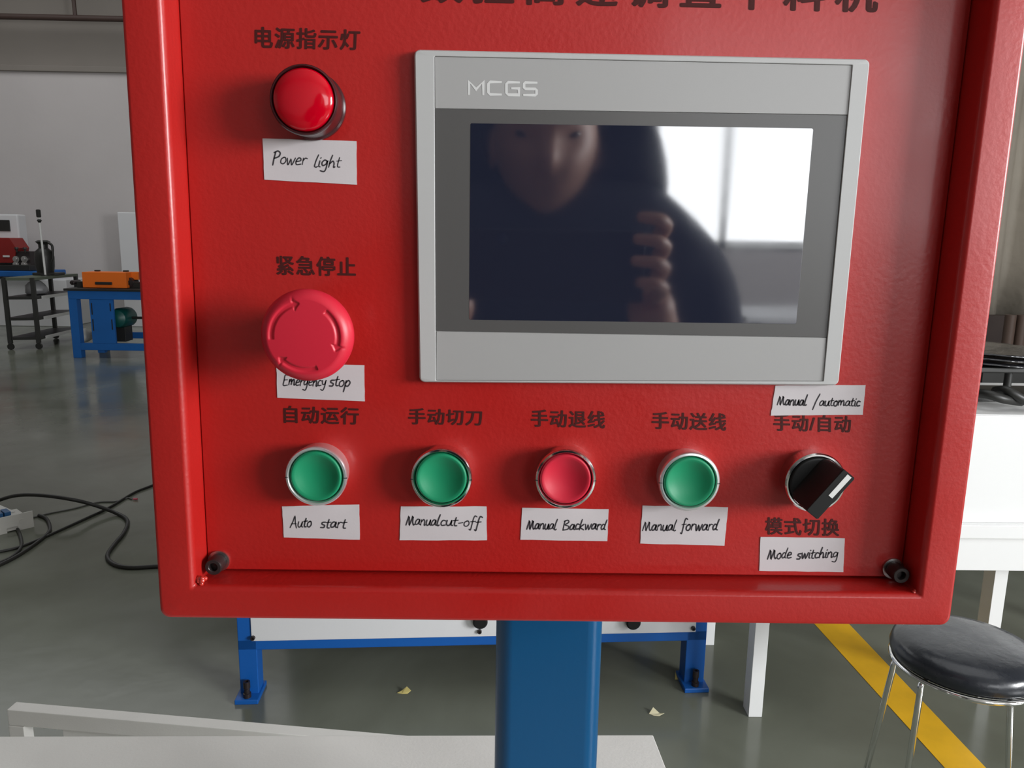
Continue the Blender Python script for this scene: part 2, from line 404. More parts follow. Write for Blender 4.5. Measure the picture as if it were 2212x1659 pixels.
# ================================================================== TOUCH SCREEN
Q = lambda pts, y: [pl(u, v, y) for u, v in pts]
tsq = [(905, 827), (1813, 834), (1882, 126), (893, 105)]       # BL BR TR TL
hmi = empty('touch_screen', pl(1360, 830, .405), 'grey framed touch screen terminal in the middle of the red panel', 'touch screen')
O4 = Q(tsq, YDISP); I4 = Q([(941, 822), (1779, 824), (1842, 140), (938, 121)], YDISP)
bm = bmesh.new(); RB = .003
L = [rquad(O4, RB, y=YDOOR, inset=-.0004), rquad(O4, RB, y=YDISP+.0026), rquad(O4, RB, y=YDISP+.0013, inset=.0002), rquad(O4, RB-.0003, y=YDISP+.0004, inset=.0005), rquad(O4, RB-.0006, y=YDISP, inset=.0010)]
L += [rquad(I4, .0006, y=YDISP, inset=-.0002), rquad(I4, .0006, y=YDISP+.0002), rquad(I4, .0006, y=YDISP+.0016)]
loft(bm, L, True, True); link('bezel', bm, GREY, hmi, smooth=True)
def plate(name, px, y, th, m, parent, rr=.0004, ins=0.0, smooth=False, label=None):
    q = Q(px, y); bm = bmesh.new(); loft(bm, [rquad(q, rr, n=3, y=y+th, inset=ins), rquad(q, rr, n=3, y=y+.0001, inset=ins), rquad(q, rr, n=3, y=y, inset=ins+.0001)], True, True)
    return link(name, bm, m, parent, label=label)
YF1 = YDISP+.0007
top = plate('upper_strip', [(939, 235), (1833, 249), (1842, 140), (938, 121)], YF1, .0008, GREYF, hmi, ins=.00025, label='light grey strip above the screen')
plate('lower_strip', [(941, 822), (1779, 824), (1786, 729), (942, 715)], YF1, .0008, GREYF, hmi, ins=.00025, label='light grey strip below the screen')
srr = plate('screen_surround', [(942, 715), (1786, 729), (1833, 249), (939, 235)], YF1+.0002, .0006, DGREY, hmi, label='dark grey border around the screen')
plate('screen_glass', [(1013, 691), (1720, 700), (1757, 277), (1016, 266)], YF1+.0001, .0004, GLASS, hmi, rr=.0008, label='black glossy screen')
def add_strokes(bm, strokes, w, y):
    """strokes: pixel polylines -> flat ribbons on plane y with round ends"""
    for s in strokes:
        P = [Vector((a, b)) for a, b in s]; n = len(P)
        if n == 1: P = [P[0], P[0]+Vector((.6, .6))]; n = 2
        rows = []
        for i, p in enumerate(P):
            d = (P[min(i+1, n-1)]-P[max(i-1, 0)]).normalized(); q = Vector((-d.y, d.x)); e = Vector((0, 0)); mit = 1.0
            if 0 < i < n-1:
                d0 = (P[i]-P[i-1]).normalized(); d1 = (P[i+1]-P[i]).normalized(); mit = min(1.8, 1/max(.3, math.sqrt(max(.05, (1+d0.dot(d1))/2))))
            if i == 0: e = -d*w*.35
            if i == n-1: e = d*w*.35
            ww = w*(.75 if i in (0, n-1) else mit)
            rows.append((bm.verts.new(pl(*(p+e+q*ww/2), y)), bm.verts.new(pl(*(p+e-q*ww/2), y))))
        for a, b in zip(rows, rows[1:]): bm.faces.new([a[0], b[0], b[1], a[1]])
def q_at(x, y): return (x, y+(x-1010)*.018)
G = {'M': [[(0, 1), (0, 0), (.5, .62), (1, 0), (1, 1)]], 'C': [[(1, 0), (.14, 0), (0, .14), (0, .86), (.14, 1), (1, 1)]],
     'G': [[(1, 0), (.14, 0), (0, .14), (0, .86), (.14, 1), (1, 1), (1, .48), (.45, .48)]], 'S': [[(1, 0), (.1, 0), (0, .1), (0, .4), (.1, .5), (.9, .5), (1, .6), (1, .9), (.9, 1), (0, 1)]]}
bm = bmesh.new()
for ch, x in zip('MCGS', (1013, 1055, 1094, 1132)):
    wd_ = 31 if ch == 'M' else 27
    add_strokes(bm, [[q_at(x+p[0]*wd_, 176+p[1]*27) for p in s] for s in G[ch]], 5.6, YF1-.0001)
link('printed_logo', bm, LOGO, top, label='pale MCGS lettering')

# ================================================================== PAPER LABELS WITH HANDWRITING
HW = {  # handwriting glyphs: (advance, strokes); x-height 1, baseline 0, y up
 'M': (1.55, [[(0, 0), (.28, 1.45), (.5, .35), (.62, .1), (.98, 1.5), (1.08, .55), (1.3, .05), (1.45, .15)]]),
 'P': (1.0, [[(.2, 1.75), (.12, .9), (.1, -.15)], [(.0, 1.7), (.45, 1.95), (.8, 1.65), (.7, 1.15), (.15, .85)]]),
 'A': (1.25, [[(0, -.1), (.3, .9), (.5, 1.85), (.75, .8), (1.1, -.15)], [(.15, .55), (.9, .6)]]),
 'E': (1.1, [[(.85, 1.7), (.15, 1.75), (.1, .9), (.1, 0), (.9, .05)], [(.1, .9), (.7, .95)]]),
 'B': (1.15, [[(.12, 1.6), (.05, .8), (.02, -.05)], [(.0, 1.55), (.6, 1.75), (.8, 1.35), (.25, .9), (.9, .65), (.85, .15), (.0, -.05)]]),
 'a': (.95, [[(.72, .85), (.35, .98), (.05, .55), (.12, .08), (.5, .2), (.74, .9), (.7, .2), (.95, .05)]]),
 'n': (.95, [[(.08, .95), (.08, .05)], [(.1, .6), (.45, 1.0), (.68, .7), (.7, .05), (.9, .1)]]),
 'm': (1.35, [[(.05, .95), (.06, .05)], [(.06, .6), (.35, .98), (.5, .6), (.5, .1)], [(.5, .6), (.85, .98), (1.02, .6), (1.05, .05), (1.25, .1)]]),
 'u': (.95, [[(.08, .95), (.05, .35), (.25, .02), (.55, .2), (.72, .95)], [(.72, .95), (.7, .2), (.92, .05)]]),
 'l': (.5, [[(.35, 1.9), (.15, 1.0), (.08, .15), (.3, .0), (.45, .12)]]),
 'o': (.85, [[(.45, .98), (.1, .7), (.1, .15), (.45, .0), (.72, .4), (.6, .9), (.35, .95)]]),
 'w': (1.15, [[(.02, .95), (.15, .1), (.28, .05), (.5, .8), (.65, .08), (.78, .08), (1.05, 1.0)]]),
 'e': (.85, [[(.1, .48), (.62, .62), (.6, .95), (.3, 1.0), (.06, .5), (.2, .03), (.75, .12)]]),
 'r': (.7, [[(.1, .95), (.1, .0)], [(.1, .6), (.35, .95), (.62, .9)]]),
 'i': (.4, [[(.15, .95), (.12, .15), (.3, .02)], [(.2, 1.35), (.24, 1.42)]]),
 'g': (.95, [[(.7, .85), (.35, 1.0), (.06, .6), (.2, .15), (.6, .4), (.72, .95), (.7, -.2), (.5, -.75), (.0, -.65)]]),
 'h': (.95, [[(.3, 1.85), (.12, .9), (.06, .0)], [(.1, .5), (.45, .95), (.66, .6), (.68, .02), (.85, .08)]]),
 't': (.65, [[(.3, 1.5), (.2, .6), (.25, .08), (.55, .05)], [(.0, .95), (.6, 1.05)]]),
 's': (.75, [[(.62, .95), (.2, .9), (.15, .6), (.55, .38), (.45, .02), (.02, .02)]]),
 'c': (.75, [[(.65, .85), (.3, .95), (.06, .5), (.2, .05), (.68, .12)]]),
 'y': (.9, [[(.08, .95), (.2, .3), (.6, .35), (.75, .98)], [(.75, .98), (.65, -.2), (.4, -.75), (.0, -.6)]]),
 'k': (.95, [[(.25, 1.85), (.1, .9), (.05, .0)], [(.7, 1.0), (.15, .45), (.8, .0)]]),
 'd': (.95, [[(.6, .85), (.3, .95), (.05, .45), (.2, .03), (.55, .25)], [(.85, 1.75), (.65, .8), (.6, .15), (.85, .02)]]),
 'f': (.75, [[(.8, 1.75), (.5, 1.9), (.35, 1.3), (.28, .2), (.2, -.6), (.0, -.5)], [(.05, .85), (.7, .95)]]),
 'p': (.9, [[(.15, .95), (.08, .0), (.0, -.8)], [(.12, .6), (.45, 1.0), (.75, .65), (.5, .1), (.12, .15)]]),
 '-': (.8, [[(.1, .5), (.65, .62)]]), '/': (.8, [[(.65, 2.0), (.35, .8), (.1, -.7)]]), ' ': (.9, [])}
def handwriting(bm, words, y, w=2.9, slant=.22):
    for (s, x0, b0, x1, b1, xh) in words:
        tot = sum(HW[c][0] for c in s); k = (x1-x0)/tot; x = 0
        for c in s:
            jy = random.uniform(-.07, .07); st = []
            for l in HW[c][1]:
                l2 = smoothline([(p[0], p[1], 0) for p in l], 4) if len(l) > 2 else [Vector((p[0], p[1], 0)) for p in l]
                pp = []
                for p in l2:
                    X = x0+(x+p.x)*k+slant*(p.y+jy)*xh*.8; tt = (x+p.x)/tot
                    pp.append((X, b0+(b1-b0)*tt-(p.y+jy)*xh))
                st.append(pp)
            add_strokes(bm, st, w*random.uniform(.85, 1.15), y); x += HW[c][0]
PG = 'handwritten paper labels on the red panel'
def paper_label(label, quad, words, tear=0):
    TL, TR, BR, BL = quad; y = YDOOR-.00035
    N = 7; pts = []
    for (a, b) in ((BL, BR), (BR, TR), (TR, TL), (TL, BL)):
        for j in range(N):
            t = j/N; jit = 0 if j == 0 else random.uniform(-.5, .5)
            pts.append((a[0]+(b[0]-a[0])*t+jit, a[1]+(b[1]-a[1])*t+jit))
    th = .00022
    o = link('paper_label', prism([pl(u, v, y) for u, v in pts], (0, th, 0)), PAPER, None)
    tag(o, label, 'label', PG)
    bm = bmesh.new(); handwriting(bm, words, y-.00006)
    h = link('handwriting', bm, PEN, None)
    loc = h.location.copy(); h.parent = o; h.location = loc-o.location
    return o
paper_label('white paper label handwritten Power light below the red lamp', [(567, 299), (770, 305), (771, 399), (571, 388)], [('Power', 588, 354, 663, 356, 14.5), ('light', 678, 360, 736, 362, 14)])
paper_label('white paper label handwritten Emergency stop partly behind the mushroom button', [(597, 786), (787, 789), (788, 867), (599, 859)], [('Emergency', 611, 832, 704, 834, 12.5), ('stop', 711, 834, 757, 835, 13.5)])
paper_label('white paper label handwritten Auto start below the leftmost green button', [(609, 1094), (776, 1090), (777, 1166), (613, 1161)], [('Auto', 627, 1138, 673, 1139, 12.5), ('start', 692, 1140, 748, 1141, 12.5)])
paper_label('white paper label handwritten Manual cut-off below the second green button', [(866, 1094), (1051, 1094), (1052, 1167), (863, 1167)], [('Manual', 877, 1134, 949, 1135, 12.5), ('cut-off', 951, 1135, 1038, 1138, 12)])
paper_label('white paper label handwritten Manual Backward below the red push button', [(1128, 1097), (1315, 1100), (1312, 1169), (1124, 1166)], [('Manual', 1138, 1143, 1202, 1144, 12), ('Backward', 1216, 1144, 1309, 1144, 12)])
paper_label('white paper label handwritten Manual forward below the rightmost green button', [(1388, 1092), (1573, 1096), (1565, 1179), (1383, 1174)], [('Manual', 1388, 1146, 1460, 1146, 12.5), ('forward', 1471, 1145, 1551, 1145, 13)])
paper_label('white paper label handwritten Manual/automatic touching the screen frame corner', [(1675, 833), (1870, 832), (1864, 896), (1665, 898)], [('Manual', 1679, 875, 1742, 876, 12), ('/', 1755, 876, 1770, 876, 12.5), ('automatic', 1770, 876, 1858, 877, 11)])
paper_label('white paper label handwritten Mode switching below the black selector', [(1643, 1160), (1825, 1163), (1822, 1236), (1640, 1233)], [('Mode', 1658, 1208, 1710, 1206, 12.5), ('switching', 1721, 1207, 1811, 1204, 12)])

# ================================================================== BUTTONS
YB0 = .3955
RG = .0165
def push_button(name, label, u, v, capm, group, press=0.0, rm=None):
    c = pl(u, v, YB0); e = empty(name, (c.x, YDOOR, c.z), label, 'push button', group)
    prof = [(.0155, YDOOR+.001), (.0155, YB0+.0055), (.0162, YB0+.0038), (RG, YB0+.0028), (RG, YB0+.0010), (RG-.0005, YB0+.0002), (RG-.0015, YB0), (.0143, YB0+.0008), (.0141, YB0+.0025), (.0141, YDOOR-.002)]
    ring = link('ring', lathe(c, prof, n=72), rm or CHROME, e, smooth=True, label='chrome ring')
    for a in (pi, 0.0):
        p = Vector((c.x+(RG-.0008)*cos(a), YB0-.00005, c.z-.0006))
        link('notch', box(p-Vector((.0009, .0001, .00013)), p+Vector((.0009, .0009, .00013))), BLACKP, ring)
    yc = YB0-.0001+press; R = .0139
    cp = [(R*.98, YDOOR-.003), (R, yc+.0016), (R*.985, yc+.0007), (R*.95, yc+.0001), (R*.90, yc), (R*.8, yc+.0007), (R*.65, yc+.0019), (R*.45, yc+.0030), (R*.22, yc+.0036), (0, yc+.0038)]
    link('button_cap', lathe(c, cp, n=64), capm, e, smooth='all', label='concave cap')
    return e
BG = 'push buttons in the bottom row'
push_button('push_button', 'green push button in chrome ring above the Auto start label', 682, 1030, GREEN, BG, rm=SATIN)
push_button('push_button', 'green push button in chrome ring above the Manual cut-off label', 953, 1034, GREEN, BG)
push_button('push_button', 'red push button in chrome ring between two green buttons', 1222, 1036, REDB, BG, .0004)
push_button('push_button', 'green push button in bright chrome ring above the Manual forward label', 1490, 1042, GREEN, BG, rm=SATIN)
# selector switch
c = pl(1763, 1044, YB0)
sel = empty('selector_switch', (c.x, YDOOR, c.z), 'black rotary selector switch with white pointer line at the right of the button row', 'switch')
link('ring', lathe(c, [(.0155, YDOOR+.001), (.0155, YB0+.0055), (RG, YB0+.0030), (RG, YB0+.0009), (RG-.0006, YB0+.0001), (RG-.0014, YB0), (.0146, YB0+.0006), (.0146, YDOOR-.002)], n=72), CHROME, sel, smooth=True, label='chrome ring')
bm = bmesh.new()
add_lathe(bm, c, [(.0142, YDOOR-.003), (.0144, YB0+.0002), (.0141, YB0-.0008), (.0134, YB0-.0012), (0, YB0-.0014)], n=64)
ax = Vector((.614, 0, .789)).normalized(); pr = Vector((ax.z, 0, -ax.x)); fwd = Vector((0, -1, 0))
def ridge_loop(h, half_l, half_w, r):
    base = Vector((c.x, YB0-h, c.z)); out = []
    for sx, sy, a0 in ((1, 1, 0), (-1, 1, 90), (-1, -1, 180), (1, -1, 270)):
        for j in range(4):
            a = radians(a0+30*j); out.append(base+ax*(sx*(half_l-r)+r*cos(a))+pr*(sy*(half_w-r)+r*sin(a)))
    return out
loft(bm, [ridge_loop(-.001, .0140, .0085, .006), ridge_loop(.003, .0142, .0068, .003), ridge_loop(.009, .0143, .0050, .0015), ridge_loop(.0180, .0143, .0043, .0010), ridge_loop(.0188, .0138, .0038, .0008)], True, True)
link('knob', bm, BLACKP, sel, smooth=True)
base = Vector((c.x, YB0-.0188, c.z))
p0 = base-ax*.0010+pr*.0006; p1 = base+ax*.0134+pr*.0006
link('pointer_line', prism([p0-pr*.0013, p1-pr*.0014, p1+pr*.0014, p0+pr*.0013], (0, -.0002, 0)), WHITEP, sel, label='white line')
# emergency stop
YE = .368; c = pl(657, 728, YE); RE = .0219
es = empty('emergency_stop', (c.x, YDOOR, c.z), 'large red mushroom emergency stop button with recessed turning arrows', 'emergency button')
link('stem', lathe(c, [(.0150, YDOOR), (.0150, YDOOR-.006), (.0115, YDOOR-.007), (.0115, YE+.016)], n=40), mat('estop_stem', (.35, .02, .02), .5), es, smooth=True)
bm = bmesh.new(); n = 240
prof = [(.0, YE+.0190), (.0118, YE+.0190), (.0150, YE+.0180), (.0185, YE+.0150), (.0208, YE+.0115), (.0217, YE+.0090), (RE, YE+.0072), (.0217, YE+.0055), (.0210, YE+.0038), (.0199, YE+.0022), (.0186, YE+.0011), (.0176, YE+.0006)]
m_ = 40
for i in range(1, m_+1):
    rr = .0176*(1-i/m_); prof.append((rr, YE+.0006-.0006*(1-(rr/.0176)**2)))
prof = [(r*1.03, h) for r, h in prof]; RE *= 1.03
rings = []
HEADS = [(185, 107, 96), (50, -16, -27), (290, 228, 217)]
def groove(r, a):
    q = r/RE; best = 0
    for s, e_, h in HEADS:
        for off in (0, 360, -360):
            aa = a+off
            if e_ <= aa <= s:
                d = abs(q-.71); best = max(best, min(1, max(0, (.055-d)/.02)) * min(1, (aa-e_+3)/3, (s-aa+3)/3))
            if h <= aa <= h+12:
                hw = .13*(aa-h)/12; d = abs(q-.71); best = max(best, min(1, max(0, (hw-d)/.02)))
    return best
for r, h in prof:
    if r < 1e-7: rings.append([bm.verts.new((c.x, h, c.z))]); continue
    row = []
    for i in range(n):
        a = 360*i/n; g = groove(r, a) if h < YE+.00065 else 0
        row.append(bm.verts.new((c.x+r*cos(radians(a)), h+.0008*g, c.z+r*sin(radians(a)))))
    rings.append(row)
for a, b in zip(rings, rings[1:]):
    for i in range(n):
        j = (i+1) % n
        if len(a) == 1: bm.faces.new([a[0], b[j], b[i]])
        elif len(b) == 1: bm.faces.new([a[i], a[j], b[0]])
        else: bm.faces.new([a[i], a[j], b[j], b[i]])
link('mushroom_head', bm, ESTOP, es, smooth='all')
# indicator lamp
YL = .388; c = pl(655, 215, YL)
lp = empty('indicator_lamp', (c.x, YDOOR, c.z), 'round red indicator lamp in a dark ring at the upper left of the panel', 'lamp')
link('ring', lathe(c, [(.0158, YDOOR), (.0166, YDOOR-.0003), (.0166, YDOOR-.0022), (.0158, YDOOR-.0030), (.0158, YL+.006), (.0164, YL+.004), (.0164, YL+.0012), (.0159, YL+.0002), (.0155, YL), (.0148, YL+.001), (.0146, YDOOR-.002)], n=72), LBEZ, lp, smooth=True, label='dark glossy ring')
link('lens', lathe(c, [(.0144, YDOOR-.003), (.0146, YL+.001), (.0143, YL), (.0134, YL-.0008), (.0115, YL-.0017), (.0085, YL-.0025), (.0045, YL-.003), (0, YL-.0032)], n=64), LENS, lp, smooth='all', label='red translucent lens')

# ================================================================== WHITE TABLE CARRYING THE POST
tw = empty('white_table', (-.2, .55, 0), 'white painted steel table top the blue post stands on, at the bottom edge', 'table')
a, b = fl(-300, 1590.5, .75), fl(1411, 1587, .75)
cR = b+(fl(1439, 1659, .75)-b).normalized()*.75
cL = a+Vector((0, -.75, 0))
TT = prism([cL, cR, b, a], (0, 0, -.012), .0015)
link('table_top', TT, WHITET, tw, smooth=True)
bm = bmesh.new(); add_box(bm, (cL.x+.03, cL.y+.03, .68), (b.x-.03, b.y-.03, .738))
link('apron', bm, WHITET, tw)
for x in (cL.x+.05, b.x-.08):
    for y in (cL.y+.06, b.y-.08): link('leg', box((x-.02, y-.02, 0), (x+.02, y+.02, .68), .002), WHITET, tw)
# low white tubular frame behind the table
ZF = .55
fr = empty('tube_stand', fl(400, 1560, 0), 'white square tube frame slanting behind the left part of the white table', 'stand')
f0, f1 = fl(35, 1515, ZF), fl(850, 1585.5, ZF)
g0, g1 = fl(14, 1533, ZF), None
dr = (f1-f0).normalized(); nn = Vector((-dr.y, dr.x, 0)); wdt = abs((g0-f0).dot(nn))
fe = f0+dr*(fl(980, 1597, ZF)-f0).length
link('top_rail', prism([f0, fe, fe-nn*wdt, g0], (0, 0, -.028), .002), WHITET, fr, smooth=True)
link('leg', prism([Vector((q.x, q.y, ZF-.0285)) for q in (g0, g0+dr*.026, g0+dr*.026+nn*wdt*.9, g0+nn*wdt*.9)], (0, 0, -ZF+.0285), .001), WHITET, fr)
link('leg', prism([Vector((q.x, q.y, ZF-.0285)) for q in (fe-nn*wdt, fe-nn*wdt-dr*.026, fe-dr*.026-nn*wdt*.1, fe-nn*wdt*.1)], (0, 0, -ZF+.0285), .001), WHITET, fr)
s0 = g0+dr*.085+nn*wdt*.5; s0.z = ZF-.029; SL = (fe-f0).length-.15
link('side_panel', prism([s0, s0+dr*SL, s0+dr*SL+nn*.004, s0+nn*.004], (0, 0, -.35)), WHITET, fr)

# ================================================================== BLUE MACHINE BEHIND THE BOX
bmn = empty('blue_machine', (-.05, 2.3, 0), 'low blue framed machine with white side panel standing behind the red box', 'machine')
lf, rf = Vector((-.735, 2.00, 0)), Vector((.60, 2.075, 0))
ux = (rf-lf).normalized(); uy = Vector((-ux.y, ux.x, 0))
def mpt(u, v, off=0.0):
    """point on the machine's front plane (through lf, rf), pushed back by off"""
    d = ray(u, v); o = Vector((0, 0, HC)); n_ = uy; t = ((lf+uy*off)-o).dot(n_)/d.dot(n_); return o+d*t
def mbox(name, u0, v0, u1, v1, dep, m, parent, off=0.0, bevel=.002, label=None):
    p = [mpt(u0, v1, off), mpt(u1, v1, off), mpt(u1, v0, off), mpt(u0, v0, off)]
    return link(name, prism(p, uy*dep, bevel), m, parent, label=label)
zb = mpt(560, 1404).z
D = .62
def mb2(name, a, b, z0, z1, off, dep, m, bevel=.002, label=None):
    p = [lf+ux*a+uy*off, lf+ux*b+uy*off, lf+ux*b+uy*(off+dep), lf+ux*a+uy*(off+dep)]
    for q in p: q.z = z0
    return link(name, prism(p, (0, 0, z1-z0), bevel), m, bmn, label=label)
aL = (mpt(517, 1450)-lf).dot(ux); aL2 = (mpt(557, 1450)-lf).dot(ux)
aR = (mpt(1480, 1440)-lf).dot(ux); aR2 = (mpt(1522, 1440)-lf).dot(ux)
zt = .62
zbar0, zbar1 = mpt(700, 1401).z, mpt(700, 1379).z
mb2('lower_rail', aL, aR2, zbar0, zbar1, 0, .045, BLUE2)
mb2('lower_rail', aL, aR2, zbar0, zbar1, D-.045, .045, BLUE2)
mb2('upper_rail', aL, aR2, zt-.05, zt, 0, .045, BLUE2)
mb2('upper_rail', aL, aR2, zt-.05, zt, D-.045, .045, BLUE2)
for (p, q) in ((aL, aL2), (aR, aR2)):
    for off in (0, D-.055):
        lg = mb2('leg', p, q, .012, zt-.05, off, .055, BLUE2)
        ft = mb2('foot_plate', p-.008, q+.006, 0, .014, off-.035, .10, BLUE2)
        b0 = lf+ux*((p+q)/2-.002)+uy*(off-.018)
        bm = bmesh.new(); add_lathe(bm, b0, [(.011, .014), (.011, .026), (.008, .027), (.008, .040), (.0095, .042), (.0095, .062), (.005, .062), (.0045, .055), (0, .055)], axis='z', n=14)
        link('anchor_bolt', bm, BOXIDE, bmn, smooth=True, label='black anchor bolt')
mb2('side_panel', aL2-.012, aR2-.035, zbar1-.002, zt-.05, -.004, .006, WHITEM, .001, label='white sheet panel')
mb2('back_panel', aL2, aR, zbar1, zt-.05, D-.01, .006, WHITEM, .001)
mb2('top_plate', aL-.01, aR2+.01, zt, zt+.012, -.01, D+.02, WHITEM, .001)
for (u, v, r) in ((1037, 1336, .021), (1365, 1338, .021)):
    p = mpt(u, v, -.004)
    t = bmesh.new(); add_lathe(t, Vector((0, 0, 0)), [(r*.7, 0), (r, -.004), (r, -.022), (r*.8, -.026), (0, -.026)], n=28)
    rotm = Matrix.Translation(p) @ Matrix(((ux.x, uy.x, 0, 0), (ux.y, uy.y, 0, 0), (0, 0, 1, 0), (0, 0, 0, 1)))
    b2 = bmesh.new(); merge(b2, t, rotm); link('knob', b2, BLACKP, bmn, smooth=True, label='round black knob')
for (u, v) in ((547, 1377), (1036, 1363), (1497, 1356)):
    p = mpt(u, v, -.004)
    t = bmesh.new(); add_lathe(t, Vector((0, 0, 0)), [(.0062, 0), (.0062, -.008), (.003, -.008), (.003, -.004), (0, -.004)], n=12)
    b2 = bmesh.new(); merge(b2, t, Matrix.Translation(p)); link('screw', b2, BOXIDE, bmn, label='black screw')

# ================================================================== WHITE CABINET ON LEGS (right)
cab = empty('white_cabinet', (1.1, 2.1, 0), 'glossy white cabinet on square legs at the right edge behind the box', 'cabinet')
XC0, XC1, YC0, YC1 = .685, 2.1, 1.925, 2.36
z_top = pl(2120, 894, YC0-.02).z; z_m1 = pl(2120, 1129, YC0-.02).z; z_m2 = pl(2120, 1158, YC0-.02).z; z_b = pl(2120, 1233, YC0).z
def cbx(name, lo, hi, m=WHITEC, bevel=.003, label=None): return link(name, box(lo, hi, bevel), m, cab, smooth=True, label=label)
cbx('cabinet_body', (XC0, YC0-.02, z_m1), (XC1, YC1, z_top-.004))
cbx('cabinet_top', (XC0-.004, YC0-.024, z_top-.004), (XC1, YC1, z_top), label='white top')
cbx('ledge', (XC0-.01, YC0-.04, z_m2), (XC1, YC1, z_m1))
cbx('apron', (XC0, YC0, z_b), (XC1, YC1-.01, z_m2))
lw = .05
lx2 = pl(2143, 1290, YC0+.1).x
for (x, y) in ((fl(1620, 1548).x-.005, YC0), (lx2, YC0+.1), (.672, YC1-lw), (XC1-lw, YC0), (XC1-lw, YC1-lw)):
    cbx('leg', (x, y, 0), (x+(lw-.012), y+lw, z_b), bevel=.0015)
# black things lying on the cabinet
bm = bmesh.new()
def wavy_sheet(bm, x0, x1, y0, y1, z, amp, th, ph):
    nx, ny = 16, 8; V = []
    for k in (0, 1):
        V.append([[bm.verts.new((x0+(x1-x0)*i/nx, y0+(y1-y0)*j/ny + .01*sin(i*.9+ph), z+k*th+amp*sin(i*.8+ph+j*.35)+amp*.5*sin(j*1.3+ph*2))) for j in range(ny+1)] for i in range(nx+1)])
    for k in (0, 1):
        for i in range(nx):
            for j in range(ny): bm.faces.new([V[k][i][j], V[k][i+1][j], V[k][i+1][j+1], V[k][i][j+1]])
    for i in range(nx):
        bm.faces.new([V[0][i][0], V[0][i+1][0], V[1][i+1][0], V[1][i][0]]); bm.faces.new([V[0][i][ny], V[0][i+1][ny], V[1][i+1][ny], V[1][i][ny]])
    for j in range(ny):
        bm.faces.new([V[0][0][j], V[0][0][j+1], V[1][0][j+1], V[1][0][j]]); bm.faces.new([V[0][nx][j], V[0][nx][j+1], V[1][nx][j+1], V[1][nx][j]])
FILM = mat('black_plastic_film', (0.015, 0.015, 0.018), 0.16, spec=.8, bump=.3, bscale=25)
ztt = z_top
for k, (zz, lab) in enumerate(((.105, 'lowest black plastic sheet of the pile on the white cabinet'), (.118, 'middle black plastic sheet of the pile on the white cabinet'), (.131, 'topmost black plastic sheet of the pile on the white cabinet'))):
    bm = bmesh.new(); wavy_sheet(bm, .95, 1.50+.02*k, 2.02, 2.30, ztt+zz, .0035, .004, k*.4)
    tag(link('plastic_sheet', bm, FILM, None, smooth='all'), lab, 'sheet', 'black sheets piled on the white cabinet')
rk = empty('black_rack', (1.25, 2.1, ztt), 'black steel rack with curved arms holding the plastic sheets on the cabinet', 'rack')
link('base_plate', box((.95, 2.06, ztt), (1.6, 2.25, ztt+.012), .002), BLACKM, rk)
link('tray', box((.95, 2.03, ztt+.085), (1.6, 2.29, ztt+.1), .004), BLACKM, rk)
px_ = pl(2191, 835, 2.04).x
for x in (px_, px_-.16, 1.52): link('post', lathe(Vector((x, 2.07, 0)), [(.010, ztt+.01), (.010, ztt+.088)], axis='z', n=14), BLACKM, rk, smooth=True)
for k, (a, b) in enumerate(((2100, 2205), (2150, 2240))):
    P = smoothline([pl(a, 850-6*k, 1.99), pl((a+b)/2-20, 852-8*k, 1.95), pl((a+b)/2+15, 862, 1.94), pl(b, 868, 1.97)], 6)
    for q in P: q.z = max(q.z, ztt+.014)
    link('curved_arm', tube(P, .012, 10), BLACKM, rk, smooth='all')

# ================================================================== STOOL
sc = Vector((1.022, 1.530, .45)); R = .148
st = empty('stool', (sc.x, sc.y, 0), 'round stool with black vinyl seat and thin chrome legs at the right edge', 'stool')
link('seat', lathe(sc, [(R*.96, .405), (R, .413), (R*1.01, .425), (R*.985, .438), (R*.93, .448), (R*.75, .455), (R*.4, .459), (0, .460)], axis='z', n=64), VINYL, st, smooth='all', label='black vinyl cushion')
ringp = [(sc.x+R*.97*cos(2*pi*i/64), sc.y+R*.97*sin(2*pi*i/64), .398) for i in range(64)]
link('seat_ring', tube(ringp, .006, 10, True), CHROME, st, smooth='all')
for tx, ty, bx_, by_ in ((.880, 1.548, .835, 1.56), (.893, 1.462, .862, 1.43), (1.040, 1.398, 1.045, 1.34), (1.168, 1.56, 1.30, 1.58)):
    dv = Vector((tx-sc.x, ty-sc.y, 0)).normalized()
    a0 = sc+dv*R*.86; a0.z = .397; a1 = Vector((tx, ty, .392)); a2 = Vector((tx, ty, 0)).lerp(Vector((bx_, by_, 0)), .06); a2.z = .372
    link('leg', tube(smoothline([a0, a1, a2], 4)+[(bx_, by_, 0.0)], .0065, 12), CHROME, st, smooth='all')

# ================================================================== PAPER SCRAPS ON THE FLOOR
def scrap(name, pxs, zs, m, label):
    pts = [fl(u, v, z) for (u, v), z in zip(pxs, zs)]
    n = len(pts)//2; bm = bmesh.new()
    a = [bm.verts.new(p) for p in pts]
    for i in range(n-1): bm.faces.new([a[i], a[i+1], a[2*n-2-i], a[2*n-1-i]])
    ex = bmesh.ops.extrude_face_region(bm, geom=bm.faces[:]); bmesh.ops.translate(bm, vec=(0, 0, .0006), verts=[g for g in ex['geom'] if isinstance(g, bmesh.types.BMVert)])
    tag(link('paper_scrap', bm, m, None), label, 'paper', 'yellow scraps on the floor')
scrap('s', [(858, 1497), (868, 1499), (880, 1499), (888, 1492), (879, 1483), (868, 1492)], [.001, .001, .002, .008, .012, .004], YELP, 'curled yellow paper scrap on the floor under the blue machine')
scrap('s', [(1402, 1542), (1412, 1546), (1424, 1547), (1435, 1541), (1425, 1541), (1411, 1528)], [.001, .001, .002, .006, .003, .010], CREAM, 'pale cream paper scrap on the floor left of the white leg')
